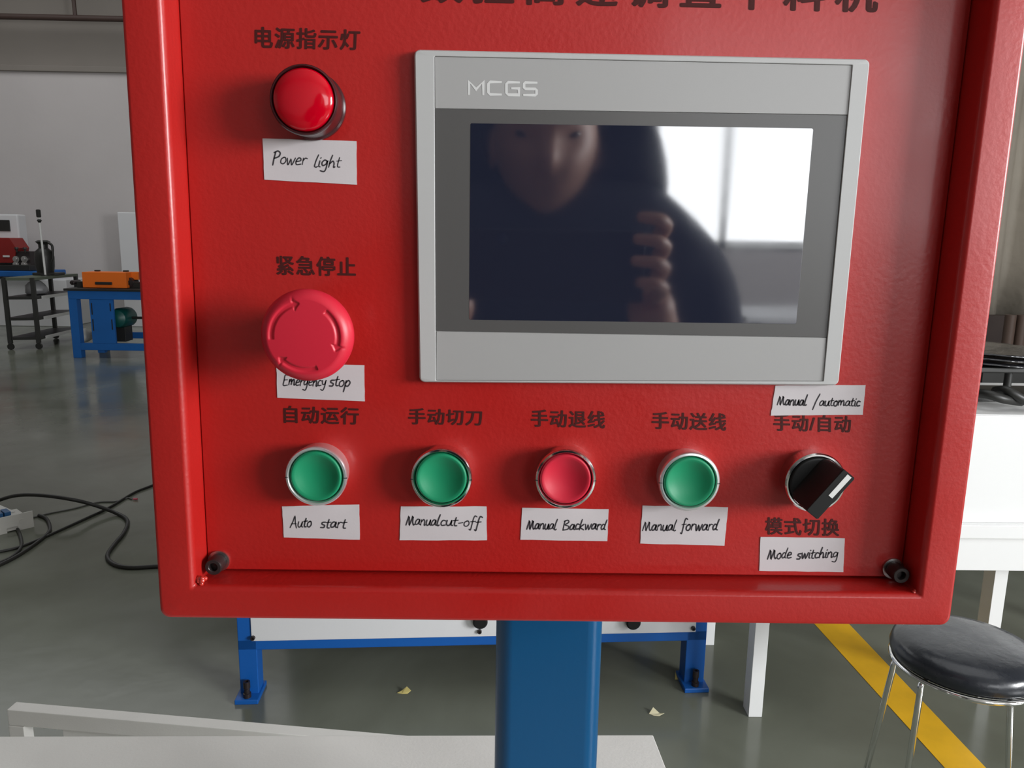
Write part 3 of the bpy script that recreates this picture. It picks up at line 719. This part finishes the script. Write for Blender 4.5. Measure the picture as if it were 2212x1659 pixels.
scrap('s', [(1458, 1468), (1466, 1468), (1474, 1466), (1470, 1450), (1465, 1449), (1459, 1449)], [.001, .001, .001, .008, .010, .010], YELP, 'yellow paper scrap beside the right foot of the blue machine')

# ================================================================== LEFT BACKGROUND: BLUE BENCH
YBN = 8.04
bn = empty('blue_bench', pl(225, 773, YBN), 'blue steel workbench with open bays near the far wall', 'bench')
def pbx(name, u0, v0, u1, v1, y, dep, m, parent, bevel=.004, label=None, rot=None):
    p = pl(u0, v1, y); q = pl(u1, v0, y)
    return link(name, box((p.x, y, p.z), (q.x, y+dep, q.z), bevel), m, parent, smooth=True, label=label)
zf = 0.0
def bx(name, x0, x1, z0, z1, y, dep, m, parent, bevel=.004, label=None): return link(name, box((x0, y, z0), (x1, y+dep, z1), bevel), m, parent, smooth=True, label=label)
X = lambda u, v=690, y=YBN: pl(u, v, y).x
Z = lambda v, u=225, y=YBN: pl(u, v, y).z
bxL, bxR = X(151), X(151)+1.15
bx('top_rail', bxL, bxR, Z(647), Z(629), YBN, .06, BLUE3, bn)
bx('top_rail', bxL, bxR, Z(647), Z(629), YBN+.54, .06, BLUE3, bn)
bx('worktop', bxL-.03, bxR+.03, Z(629), Z(624), YBN-.02, .64, BLACKM, bn)
bx('bottom_rail', bxL+.08, bxR-.08, Z(757), Z(742), YBN+.004, .05, BLUE3, bn)
bx('bottom_rail', bxL+.08, bxR-.08, Z(745), Z(731), YBN+.53, .05, BLUE3, bn)
for x in (bxL, bxR-.085):
    for y in (YBN, YBN+.515): bx('leg', x, x+.085, 0, Z(647), y, .085, BLUE3, bn)
bd = bx('door', X(195), X(246), Z(742), Z(647), YBN+.005, .03, BLUE3, bn)
for (u, v0, v1) in ((199, 655, 680), (199, 690, 715), (239, 655, 672), (240, 690, 712)): bx('slot', X(u), X(u+2), Z(v1), Z(v0), YBN+.001, .006, BLACKM, bd, 0)
bx('foot', X(203), X(218), Z(763), Z(757), YBN+.02, .06, BLUE3, bn)
mt = empty('electric_motor', pl(262, 745, YBN+.2), 'round teal electric motor inside the right bay of the blue bench', 'motor')
c = pl(264, 686, YBN+.22)
link('motor_body', lathe(c, [(0, YBN+.07), (.05, YBN+.075), (.090, YBN+.10), (.106, YBN+.15), (.106, YBN+.34), (.08, YBN+.38), (0, YBN+.39)], n=32), TEAL, mt, smooth=True)
bm = bmesh.new(); add_tube(bm, [c+Vector((.09, 0, 0)), c+Vector((.22, 0, 0))], .014, 12); link('shaft', bm, BLACKM, mt, smooth=True)
link('mounting_foot', box((c.x-.05, YBN+.16, Z(742)), (c.x+.05, YBN+.32, c.z-.095), .003), BLACKM, mt)
# white sack in the left bay
t = bmesh.new(); bmesh.ops.create_icosphere(t, subdivisions=3, radius=.09)
for v in t.verts: v.co = Vector((v.co.x*.9, v.co.y, v.co.z*(1.0 if v.co.z > 0 else .6)))+Vector((random.uniform(-.006, .006),)*3)
b2 = bmesh.new(); merge(b2, t, Matrix.Translation(pl(182, 728, YBN+.25)))
tag(link('sack', b2, PLWHITE, None, smooth='all'), 'small white sack in the left bay of the blue bench', 'bag')
# orange machine head on the bench
om = empty('orange_feeder', pl(220, 625, YBN+.2), 'orange box shaped feeder head on top of the blue bench', 'machine')
bx('cover', X(168, 600), X(264, 600), Z(623), Z(589), YBN+.08, .22, ORANGE, om, .006)
bx('rear_cover', X(264, 600)-.02, X(279, 600), Z(606), Z(589), YBN+.2, .12, ORANGE, om, .004)
bx('handle', X(198, 612), X(234, 612), Z(616), Z(610), YBN+.062, .03, BLACKM, om, .006, label='dark recessed handle')
for u in (200, 262): bx('knob', X(u-4), X(u+6), Z(588), Z(585), YBN+.15, .04, BLACKM, om, .003)
for u0, u1 in ((157, 167), (270, 293)):
    cc = pl((u0+u1)/2, 610, YBN+.2); r_ = (X(u1)-X(u0))/2
    link('roller', lathe(cc, [(0, YBN+.12), (r_*.5, YBN+.12), (r_*.5, YBN+.14), (r_, YBN+.145), (r_, YBN+.28), (0, YBN+.28)], n=20), BOXIDE, om, smooth=True)
    bx('bearing_block', X(u0-2), X(u1+2), Z(623.6), Z(611), YBN+.15, .12, BLACKM, om)
# ---- shelf trolley
A_, B_, C2 = [Vector((q.x, q.y, 0)) for q in (fl(8, 603, .78), fl(70, 603, .78), fl(163, 594, .78))]
ev = (B_-A_); sv = (C2-B_)
tr = empty('shelf_trolley', (A_+C2)/2, 'dark four tier metal shelf trolley left of the blue bench', 'trolley')
tr.location.z = 0
ztop = pl(70, 600, B_.y).z; z2 = pl(80, 641, B_.y).z; z3 = pl(83, 686, B_.y).z; z4 = pl(85, 728, B_.y).z
eu, su = ev.normalized(), sv.normalized()
for k, z in enumerate((ztop, z2, z3, z4)):
    p = [A_-eu*.02, B_+eu*.02, B_+sv+eu*.02, A_+sv-eu*.02]
    for q in p: q.z = z-.03
    s_ = link('shelf', prism(p, (0, 0, .03)), GREENG if k == 0 else BLACKM, tr)
    if k:
        e0 = B_+eu*.024+su*.1; e0 = Vector((e0.x, e0.y, z-.032)); link('shelf_lip', prism([e0, e0+su*(sv.length-.12), e0+su*(sv.length-.12)+eu*.006, e0+eu*.006], (0, 0, .034)), WHITEP, s_)
for q in (A_, B_, B_+sv, A_+sv):
    p = [q-eu*.018-su*.018, q+eu*.018-su*.018, q+eu*.018+su*.018, q-eu*.018+su*.018]
    p = [Vector((v.x, v.y, .07)) for v in p]
    link('upright', prism(p, (0, 0, ztop-.07)), BLACKM, tr)
    link('caster', lathe(Vector((q.x, q.y, .035)), [(.012, q.y-.012), (.035, q.y-.012), (.035, q.y+.012), (.012, q.y+.012)], n=16), BLACKM, tr)
# translucent bag on the trolley
t = bmesh.new(); bmesh.ops.create_icosphere(t, subdivisions=3, radius=.12)
for v in t.verts: v.co = Vector((v.co.x*1.0, v.co.y*.8, max(v.co.z, -.05)*.9))*(1+.08*sin(v.co.x*60)+.05*sin(v.co.z*80+v.co.y*40))
b2 = bmesh.new(); pb = (A_+C2)/2; merge(b2, t, Matrix.Translation((pb.x, pb.y-.12, z2+.052)))
tag(link('plastic_bag', b2, mat('grey_plastic_bag', (.35, .35, .36), .3), None, smooth='all'), 'grey plastic bag on the second shelf of the trolley', 'bag')
# ---- wire feeding machine at the far left
YM = 10.75
fm = empty('wire_machine', pl(0, 690, YM), 'white machine with blue bed and dark red guard at the left edge', 'machine')
XM = lambda u, v=600: pl(u, v, YM).x
ZM = lambda v, u=40: pl(u, v, YM).z
link('cabinet_base', box((XM(-140), YM, .0), (XM(142), YM+.6, ZM(603)), .01), WHITEM, fm)
link('blue_bed', box((XM(-140), YM-.12, ZM(597)), (XM(91), YM+.6, ZM(585)), .01), BLUE3, fm)
link('back_panel', box((XM(-60), YM+.3, ZM(585)), (XM(22), YM+.5, ZM(462)), .02), WHITEM, fm)
link('display_window', box((XM(-30), YM+.285, ZM(500)), (XM(4), YM+.31, ZM(475)), .005), BLACKM, fm)
pts = [(-60, 513), (20, 514), (35, 536), (30, 565), (25, 568), (-60, 568)]
link('guard', prism([pl(u, v, YM) for u, v in pts], (0, .3, 0), .004), RDK, fm, label='dark red guard')
link('guard_strip', box((XM(12), YM-.01, ZM(556)), (XM(26), YM+.005, ZM(552)), 0), WHITEP, fm)
link('straightener_base', box((XM(-60), YM-.05, ZM(585)), (XM(72), YM+.4, ZM(572)), .01), BLACKM, fm)
rbk = link('roller_block', box((XM(28), YM+.02, ZM(585)), (XM(68), YM+.3, ZM(543)), .005), BOXIDE, fm)
for u in (36, 54):
    for v in (560, 572):
        cc = pl(u, v, YM); link('feed_roller', lathe(cc, [(0, YM-.03), (.02, YM-.03), (.022, YM-.02), (.045, YM-.018), (.045, YM+.02), (0, YM+.02)], n=18), STEEL, rbk, smooth=True)
    link('adjusting_bolt', lathe(pl(u, 540, YM), [(.03, ZM(537)), (.02, ZM(534)), (.01, ZM(545))], axis='z', n=10), BLACKM, rbk)
# black drum with cables, on the blue bed's right
_q = fl(96, 588, .78); YD = 9.2
dm = empty('wire_reel', pl(98, 588, YD), 'black upright reel with looped cable beside the white pole', 'reel')
c = pl(96, 560, YD)
Zd = lambda v: pl(96, v, YD).z
zs_ = ztop+.02
link('reel_body', lathe(c, [(.085, zs_), (.10, Zd(575)), (.105, Zd(555)), (.09, Zd(543)), (.05, Zd(536)), (.05, Zd(528)), (.08, Zd(522)), (.05, Zd(519))], axis='z', n=24), BLACKM, dm, smooth=True)
for k, off in enumerate((0, .03)):
    link('cable_loop', tube(smoothline([pl(103, 524, YD-off), pl(112, 530, YD-off), pl(114, 545+3*k, YD-off), pl(110+3*k, 560, YD-off), pl(106, 572, YD-off), pl(101, 552, YD-off)], 6), .014, 8), CABLE, dm, smooth='all')
link('reel_foot', box((c.x-.1, YD-.1, ztop+.001), (c.x+.16, YD+.12, zs_+.01), .005), BLACKM, dm)
# slim white pole with black head
pb, pt = pl(98, 592, 9.0), pl(85, 477, 9.0)
pb.z = ztop+.001
po = empty('lamp_pole', (pb.x, 9.0, .78), 'thin white pole with small black head in front of the far wall', 'pole')
link('base', lathe(Vector((pb.x, 9.0, 0)), [(.05, pb.z), (.05, pb.z+.012), (.02, pb.z+.015)], axis='z', n=20), BLACKM, po, smooth=True)
link('pole', tube([pb, pt], .011, 12), WHITEP, po, smooth=True)
link('collar', lathe(pt, [(.012, pt.z-.02), (.026, pt.z+.005), (.012, pt.z+.02)], axis='z', n=14), BLACKM, po, smooth=True)
hp = pl(83.5, 461, 9.0)
link('head', box((hp.x-.024, 8.98, hp.z-.045), (hp.x+.020, 9.02, hp.z+.045), .012), BLACKM, po, smooth=True)
link('head_stem', tube([pt, hp], .010, 8), WHITEP, po)
# white panel standing out of the far wall (throws the shadow left of it)
pw = pl(264, 459, 11.0)
tag(link('white_partition', box((pw.x, 10.85, 0), (pw.x+.75, YF-.001, pw.z), .01), WHITEM, None), 'white upright partition against the far wall behind the bench', 'partition')
# brown pipe along the upper wall, with a hanger
y_ = YF-.25
pa, pc = pl(-60, 34, y_), pl(260, 41, y_)
dd_ = (pc-pa).normalized()
pp = empty('ceiling_pipe', pl(160, 38, y_), 'dark brown pipe running along the upper wall', 'pipe')
link('pipe', tube([pa-dd_*3, pc+dd_*9], .040, 12), PIPE, pp, smooth=True)
q = pl(163, 38, y_); link('hanger', tube([q, (q.x-.03, q.y, ZT)], .026, 10), PIPE, pp, smooth=True)

# ================================================================== FLOOR CABLES AND THE WHITE BOX (left)
def cable(pts, r, m, label, name='floor_cable'):
    P = []
    for p in pts:
        z = p[2] if len(p) > 2 else r
        P.append(fl(p[0], p[1], z))
    tag(link(name, tube(smoothline(P, 6), r, 8), m, None, smooth='all'), label, 'cable')
cable([(-60, 1105, .01), (0, 1080, .05), (40, 1070, .09), (90, 1070, .10), (150, 1078, .09), (200, 1090, .05), (250, 1108, .012), (275, 1124, .008), (268, 1150, .008), (248, 1175, .008), (232, 1200, .008), (245, 1218, .008), (280, 1226, .008), (345, 1223, .008), (480, 1215, .008), (600, 1200, .008)], .0085, CABLE, 'thick black cable looping over the floor toward the red box')
cable([(-50, 1200), (30, 1185), (85, 1165), (130, 1145), (190, 1118), (240, 1094), (290, 1064), (335, 1046), (420, 1010)], .006, CABLE, 'thin dark cable running diagonally across the floor')
cable([(70, 1118), (110, 1108), (160, 1098), (210, 1085), (250, 1083), (275, 1076), (285, 1078)], .004, CABG, 'short grey wire with bare red end on the floor')
cable([(-40, 1225), (0, 1215), (30, 1200), (46, 1180), (44, 1158), (38, 1143)], .007, CABLE, 'black cord plugged into the white distribution box')
cable([(84, 1113), (100, 1120), (107, 1135), (105, 1150), (80, 1172), (30, 1205), (-40, 1238)], .0075, CABLE, 'black cord coming out behind the white distribution box')
e_ = fl(288, 1078, .006)
tag(link('wire_end', tube([e_, e_+Vector((.02, .0, 0))], .005, 8), mat('pink_tip', (.6, .1, .15), .5), None), 'small pink wire connector lying on the floor', 'connector')
wb0, wb1 = fl(-60, 1170), fl(74, 1138)
wu = (wb1-wb0).normalized(); wn = Vector((-wu.y, wu.x, 0)); hz = .075
wbx = empty('distribution_box', (wb0+wb1)/2, 'white plastic distribution box lying on the floor at the left edge', 'electric box')
bm = bmesh.new()
Lb = (wb1-wb0).length
def wp(a, d_, z): q = wb0+wu*a+wn*d_; return Vector((q.x, q.y, z))
a0, a1 = Lb-.105, Lb-.062
for s0, s1, z0, z1 in ((0, a0, 0, hz), (a0, a1, .022, hz), (a1, Lb, 0, hz)):
    add_prism(bm, [wp(s0, 0, z0), wp(s1, 0, z0), wp(s1, 0, z1), wp(s0, 0, z1)], wn*.006)
link('front_flange', bm, PLWHITE, wbx)
link('tray', prism([wp(0, .006, .004), wp(Lb-.02, .006, .004), wp(Lb-.02, .15, .004), wp(0, .15, .004)], (0, 0, .05), .002), PLWHITE, wbx)
for s in (.045, .18): 
    q = wp(Lb-s, 0, .04); bm = bmesh.new(); add_tube(bm, [q, q-wn*.002], .011, 18); link('knockout', bm, PLWHITE, wbx)
bm = bmesh.new()
for s in range(4): add_prism(bm, [wp(Lb-.10-.03*s, .03, .055), wp(Lb-.075-.03*s, .03, .055), wp(Lb-.075-.03*s, .09, .055), wp(Lb-.10-.03*s, .09, .055)], (0, 0, .03), .002)
link('terminal_block', bm, BLUEF, wbx, kind='stuff')
link('inner_cover', prism([wp(0, .10, .055), wp(Lb-.04, .10, .055), wp(Lb-.10, .17, .095), wp(0, .17, .095)], (0, 0, .003)), WHITEP, wbx)

# ================================================================== RIGHT BACKGROUND: TARPAULIN AND CARTONS
tp = bmesh.new(); NX = 60; rowsv = []
x0, x1 = 2.2, 4.7; yT = 4.6
for j in range(12):
    z = pl(2150, 672, yT).z + j/11*2.9; row = []
    for i in range(NX+1):
        t = i/NX; row.append(tp.verts.new((x0+(x1-x0)*t, yT+.06*sin(t*42+.3*sin(j*.5))+.03*sin(t*97), z-(.10*t if j == 0 else 0))))
    rowsv.append(row)
for a, b in zip(rowsv, rowsv[1:]):
    for i in range(NX): tp.faces.new([a[i], a[i+1], b[i+1], b[i]])
ex = bmesh.ops.extrude_face_region(tp, geom=tp.faces[:]); bmesh.ops.translate(tp, vec=(0, .01, 0), verts=[g for g in ex['geom'] if isinstance(g, bmesh.types.BMVert)])
tag(link('tarpaulin', tp, CURT, None, smooth='all'), 'grey brown tarpaulin hanging in folds behind the white cabinet', 'curtain')
dk = empty('dark_shelf', (3.0, 4.2, 0), 'dark shelf unit standing below the hanging tarpaulin', 'shelf')
sx0, sx1 = pl(2080, 760, 4.2).x, pl(2080, 760, 4.2).x+1.2
link('back_board', box((sx0, 4.45, 0), (sx1, 4.5, pl(2150, 690, 4.2).z), .002), DARKB, dk)
link('shelf_board', box((sx0, 4.0, pl(2150, 780, 4.2).z-.03), (sx1, 4.45, pl(2150, 780, 4.2).z), .002), BLACKM, dk)
link('shelf_front', box((sx0, 4.0, 0), (sx1, 4.03, pl(2150, 780, 4.2).z-.03), .002), BLACKM, dk)
for i, u in enumerate((2171, 2196)):
    c = pl(u, 775, 4.15); h0 = pl(u, 779, 4.15).z; h1 = pl(u, 680, 4.15).z
    tag(link('brown_tube', lathe(c, [(.028, h0), (.028, h1)], axis='z', n=20), mat('brown_card', (.10, .065, .05), .6), None, smooth=True),
        ('left' if i == 0 else 'right') + ' one of two brown card tubes standing on the dark shelf', 'tube', 'card tubes on the dark shelf')

# ================================================================== PERSON TAKING THE PICTURE (seen reflected in the screen)
def skin_mesh(name, verts, edges, radii, m, parent, root=0, sub=2):
    me = bpy.data.meshes.new(name); me.from_pydata([tuple(v) for v in verts], edges, []); o = bpy.data.objects.new(name, me); COL.objects.link(o)
    sk = o.modifiers.new('s', 'SKIN'); sk.use_smooth_shade = True
    for i, r_ in enumerate(radii):
        sv_ = me.skin_vertices[0].data[i]; sv_.radius = r_ if isinstance(r_, tuple) else (r_, r_); sv_.use_root = (i == root)
    ss = o.modifiers.new('d', 'SUBSURF'); ss.levels = sub; ss.render_levels = sub
    dg = bpy.context.evaluated_depsgraph_get(); dg.update()
    m2 = bpy.data.meshes.new_from_object(o.evaluated_get(dg)); bpy.data.objects.remove(o)
    bm = bmesh.new(); bm.from_mesh(m2); return bm
PX, PY = .06, -.40
per = empty('person', (PX, PY, 0), 'person in a dark hooded jacket holding up a phone, reflected in the black screen', 'person')
hz = 1.44
# one continuous body: pelvis, torso, neck, head, arms, legs
V = [(PX, PY-.03, .86), (PX, PY-.02, 1.02), (PX, PY-.03, 1.20), (PX, PY-.02, 1.285), (PX, PY+.01, 1.345), (PX, PY+.02, 1.385), (PX, PY+.03, 1.43), (PX, PY+.03, 1.47)]
E_ = [(i, i+1) for i in range(7)]
Rr = [(.14, .10), (.125, .09), (.15, .10), (.10, .07), (.05, .05), (.05, .055), (.05, .055), (.045, .05)]
def chain(start, pts, rr):
    prev = start
    for p, r_ in zip(pts, rr): V.append(p); Rr.append(r_); E_.append((prev, len(V)-1)); prev = len(V)-1
wr = {}
for s in (1, -1):
    hx = .155 if s == 1 else -.045
    chain(3, [(PX+s*.165, PY-.02, 1.27), (PX+s*.23, PY+.03, 1.06), (hx+s*.05, -.13, 1.13), (hx+s*.015, -.065, 1.215), (hx+s*.006, -.035, 1.245)], [.055, .045, .038, .028, .030])
    chain(0, [(PX+s*.09, PY-.02, .80), (PX+s*.10, PY+.0, .46), (PX+s*.11, PY-.03, .09), (PX+s*.12, PY+.11, .04)], [.085, .058, .040, .035])
body = skin_mesh('body', V, E_, Rr, SKIN, per)
# face features merged in the same mesh
def blob(bm, c, r, sc_=(1, 1, 1)):
    t = bmesh.new(); bmesh.ops.create_icosphere(t, subdivisions=2, radius=r)
    merge(bm, t, Matrix.Translation(c) @ Matrix.Diagonal((*sc_, 1)))
HY = PY+.035
t = bmesh.new(); bmesh.ops.create_uvsphere(t, u_segments=48, v_segments=36, radius=1)
def gs(x, z, cx, cz, sx, sz): return math.exp(-((x-cx)/sx)**2-((z-cz)/sz)**2)
for v in t.verts:
    x, y, z = v.co
    wx = .076*(1-.30*max(0, -z)**1.5) ; X_ = x*wx; Y_ = y*(.098 if y < 0 else .090)*(1-.10*max(0, -z)); Z_ = z*.118
    if y > 0:
        f_ = y**.5
        ax_ = abs(X_)
        Y_ += f_*(.022*gs(X_, Z_, 0, -.022, .012, .016)+.012*gs(X_, Z_, 0, .0, .009, .022)            # nose and bridge
                  -.010*gs(ax_, Z_, .032, .008, .016, .012)+.006*gs(ax_, Z_, .036, -.028, .020, .020)  # eye sockets, cheeks
                  +.007*gs(X_, Z_, 0, -.058, .022, .007)-.003*gs(X_, Z_, 0, -.0585, .024, .0025)       # lips
                  +.010*gs(X_, Z_, 0, -.095, .022, .016)+.004*gs(X_, Z_, 0, .030, .05, .010))          # chin, brow
    v.co = Vector((X_, Y_, Z_))
merge(body, t, Matrix.Translation((PX, HY, hz)) @ Matrix.Rotation(radians(-10), 4, 'X'))
yf = HY+.082
for s in (1, -1): blob(body, (PX+s*.076, HY-.01, hz-.010), .022, (.35, .8, 1.4))
# fingers: chains curled round the phone
PHX, PHZ, PHY = .055, 1.272, -.010
def finger(pts, r0):
    b = skin_mesh('f', pts, [(i, i+1) for i in range(len(pts)-1)], [r0*(1-.12*i) for i in range(len(pts))], SKIN, None, 0, 1)
    merge(body, b)
for k, (z, ln) in enumerate(((1.322, .9), (1.300, 1.0), (1.278, 1.05), (1.256, .85))):
    finger([(.165, -.035, z-.02), (.172, -.012, z-.006), (.160, .006, z), (.160-.028*ln, .0065, z+.002)], .0095)
finger([(.150, -.045, 1.235), (.135, -.040, 1.27), (.115, -.030, 1.285)], .0105)
for k, (z, ln) in enumerate(((1.322, .5), (1.302, .5), (1.268, .45), (1.248, .4))):
    finger([(-.055, -.035, z-.02), (-.064, -.012, z-.006), (-.050, .0, z)], .0095)
finger([(-.045, -.045, 1.235), (-.03, -.040, 1.26), (-.012, -.030, 1.275)], .0105)
link('body', body, SKIN, per, smooth='all')
for s in (1, -1):
    bm = bmesh.new(); blob(bm, (PX+s*.031, yf-.012, hz+.003), .012, (1.2, .6, .6)); link('eye', bm, mat('eye', (.05, .04, .035), .2), per, smooth='all')
# jacket over torso and arms
V = [(PX, PY-.03, .72), (PX, PY-.02, 1.02), (PX, PY-.03, 1.20), (PX, PY-.03, 1.30)]; E_ = [(0, 1), (1, 2), (2, 3)]; Rr = [(.20, .155), (.18, .135), (.19, .14), (.13, .11)]
for s in (1, -1):
    hx = .155 if s == 1 else -.045
    chain(3, [(PX+s*.15, PY-.02, 1.315), (PX+s*.235, PY-.0, 1.24), (PX+s*.25, PY+.03, 1.06), (hx+s*.065, -.15, 1.12), (hx+s*.025, -.095, 1.185)], [.085, .088, .072, .060, .046])
link('jacket', skin_mesh('j', V, E_, Rr, JACKET, None), JACKET, per, smooth='all')
V = [(PX, PY-.03, .93), (PX, PY-.03, .84)]; E_ = [(0, 1)]; Rr = [(.155, .12), (.155, .12)]
for s in (1, -1): chain(1, [(PX+s*.09, PY-.02, .76), (PX+s*.10, PY+.0, .46), (PX+s*.11, PY-.03, .11)], [.105, .080, .068])
link('trousers', skin_mesh('t', V, E_, Rr, TROUS, None), TROUS, per, smooth='all')
for s in (1, -1):
    bm = bmesh.new(); V = [(PX+s*.11, PY-.06, .045), (PX+s*.115, PY+.03, .045), (PX+s*.12, PY+.14, .035)]
    link('shoe', skin_mesh('s', V, [(0, 1), (1, 2)], [.045, .045, .036], HAIR, None, 0, 1), HAIR, per, smooth='all')
# hair cap and the hood lying up round the head
bm = bmesh.new(); bmesh.ops.create_uvsphere(bm, u_segments=28, v_segments=18, radius=.104)
for v in bm.verts: v.co = Vector((v.co.x*.92, v.co.y*1.05, v.co.z*1.12))
bmesh.ops.delete(bm, geom=[v for v in bm.verts if v.co.y > .035 and v.co.z < .055], context='VERTS')
bmesh.ops.translate(bm, vec=(PX, PY+.02, hz+.035), verts=bm.verts[:]); link('hair', bm, HAIR, per, smooth='all')
bm = bmesh.new(); bmesh.ops.create_uvsphere(bm, u_segments=32, v_segments=20, radius=.17)
for v in bm.verts: v.co = Vector((v.co.x*(1.10-1.6*v.co.z)*.92, v.co.y*.95, v.co.z*1.15))
bmesh.ops.bisect_plane(bm, geom=bm.verts[:]+bm.edges[:]+bm.faces[:], plane_co=(0, .06, 0), plane_no=(0, 1, 0), clear_outer=True)
bmesh.ops.translate(bm, vec=(PX+.02, PY-.04, hz-.02), verts=bm.verts[:]); link('hood', bm, JACKET, per, smooth='all')
ph = empty('phone', (PHX, PHY, PHZ-.037), 'dark phone held in both hands just behind the camera viewpoint', 'phone')
link('phone_body', box((PHX-.115, PHY-.009, PHZ-.037), (PHX+.095, PHY-.001, PHZ+.038), .003), BLACKP, ph, smooth=True)
bm = bmesh.new(); add_lathe(bm, Vector((0, 0, HC)), [(.006, PHY-.001), (.006, PHY+.001), (.004, PHY+.001), (0, PHY+.0005)], n=20); link('camera_lens', bm, GLASS, ph, smooth=True)

# ================================================================== THINGS BY THE WINDOW BEHIND THE PHOTOGRAPHER (reflected)
wt = empty('window_table', (3.0, -4.6, 0), 'long grey table under the back window, reflected in the screen', 'table')
link('table_top', box((1.6, -5.1, .78), (4.6, -4.2, .82), .004), WHITEM, wt)
for x in (1.7, 4.5):
    for y in (-5.0, -4.3): link('leg', box((x-.03, y-.03, 0), (x+.03, y+.03, .78), .003), BLACKM, wt)
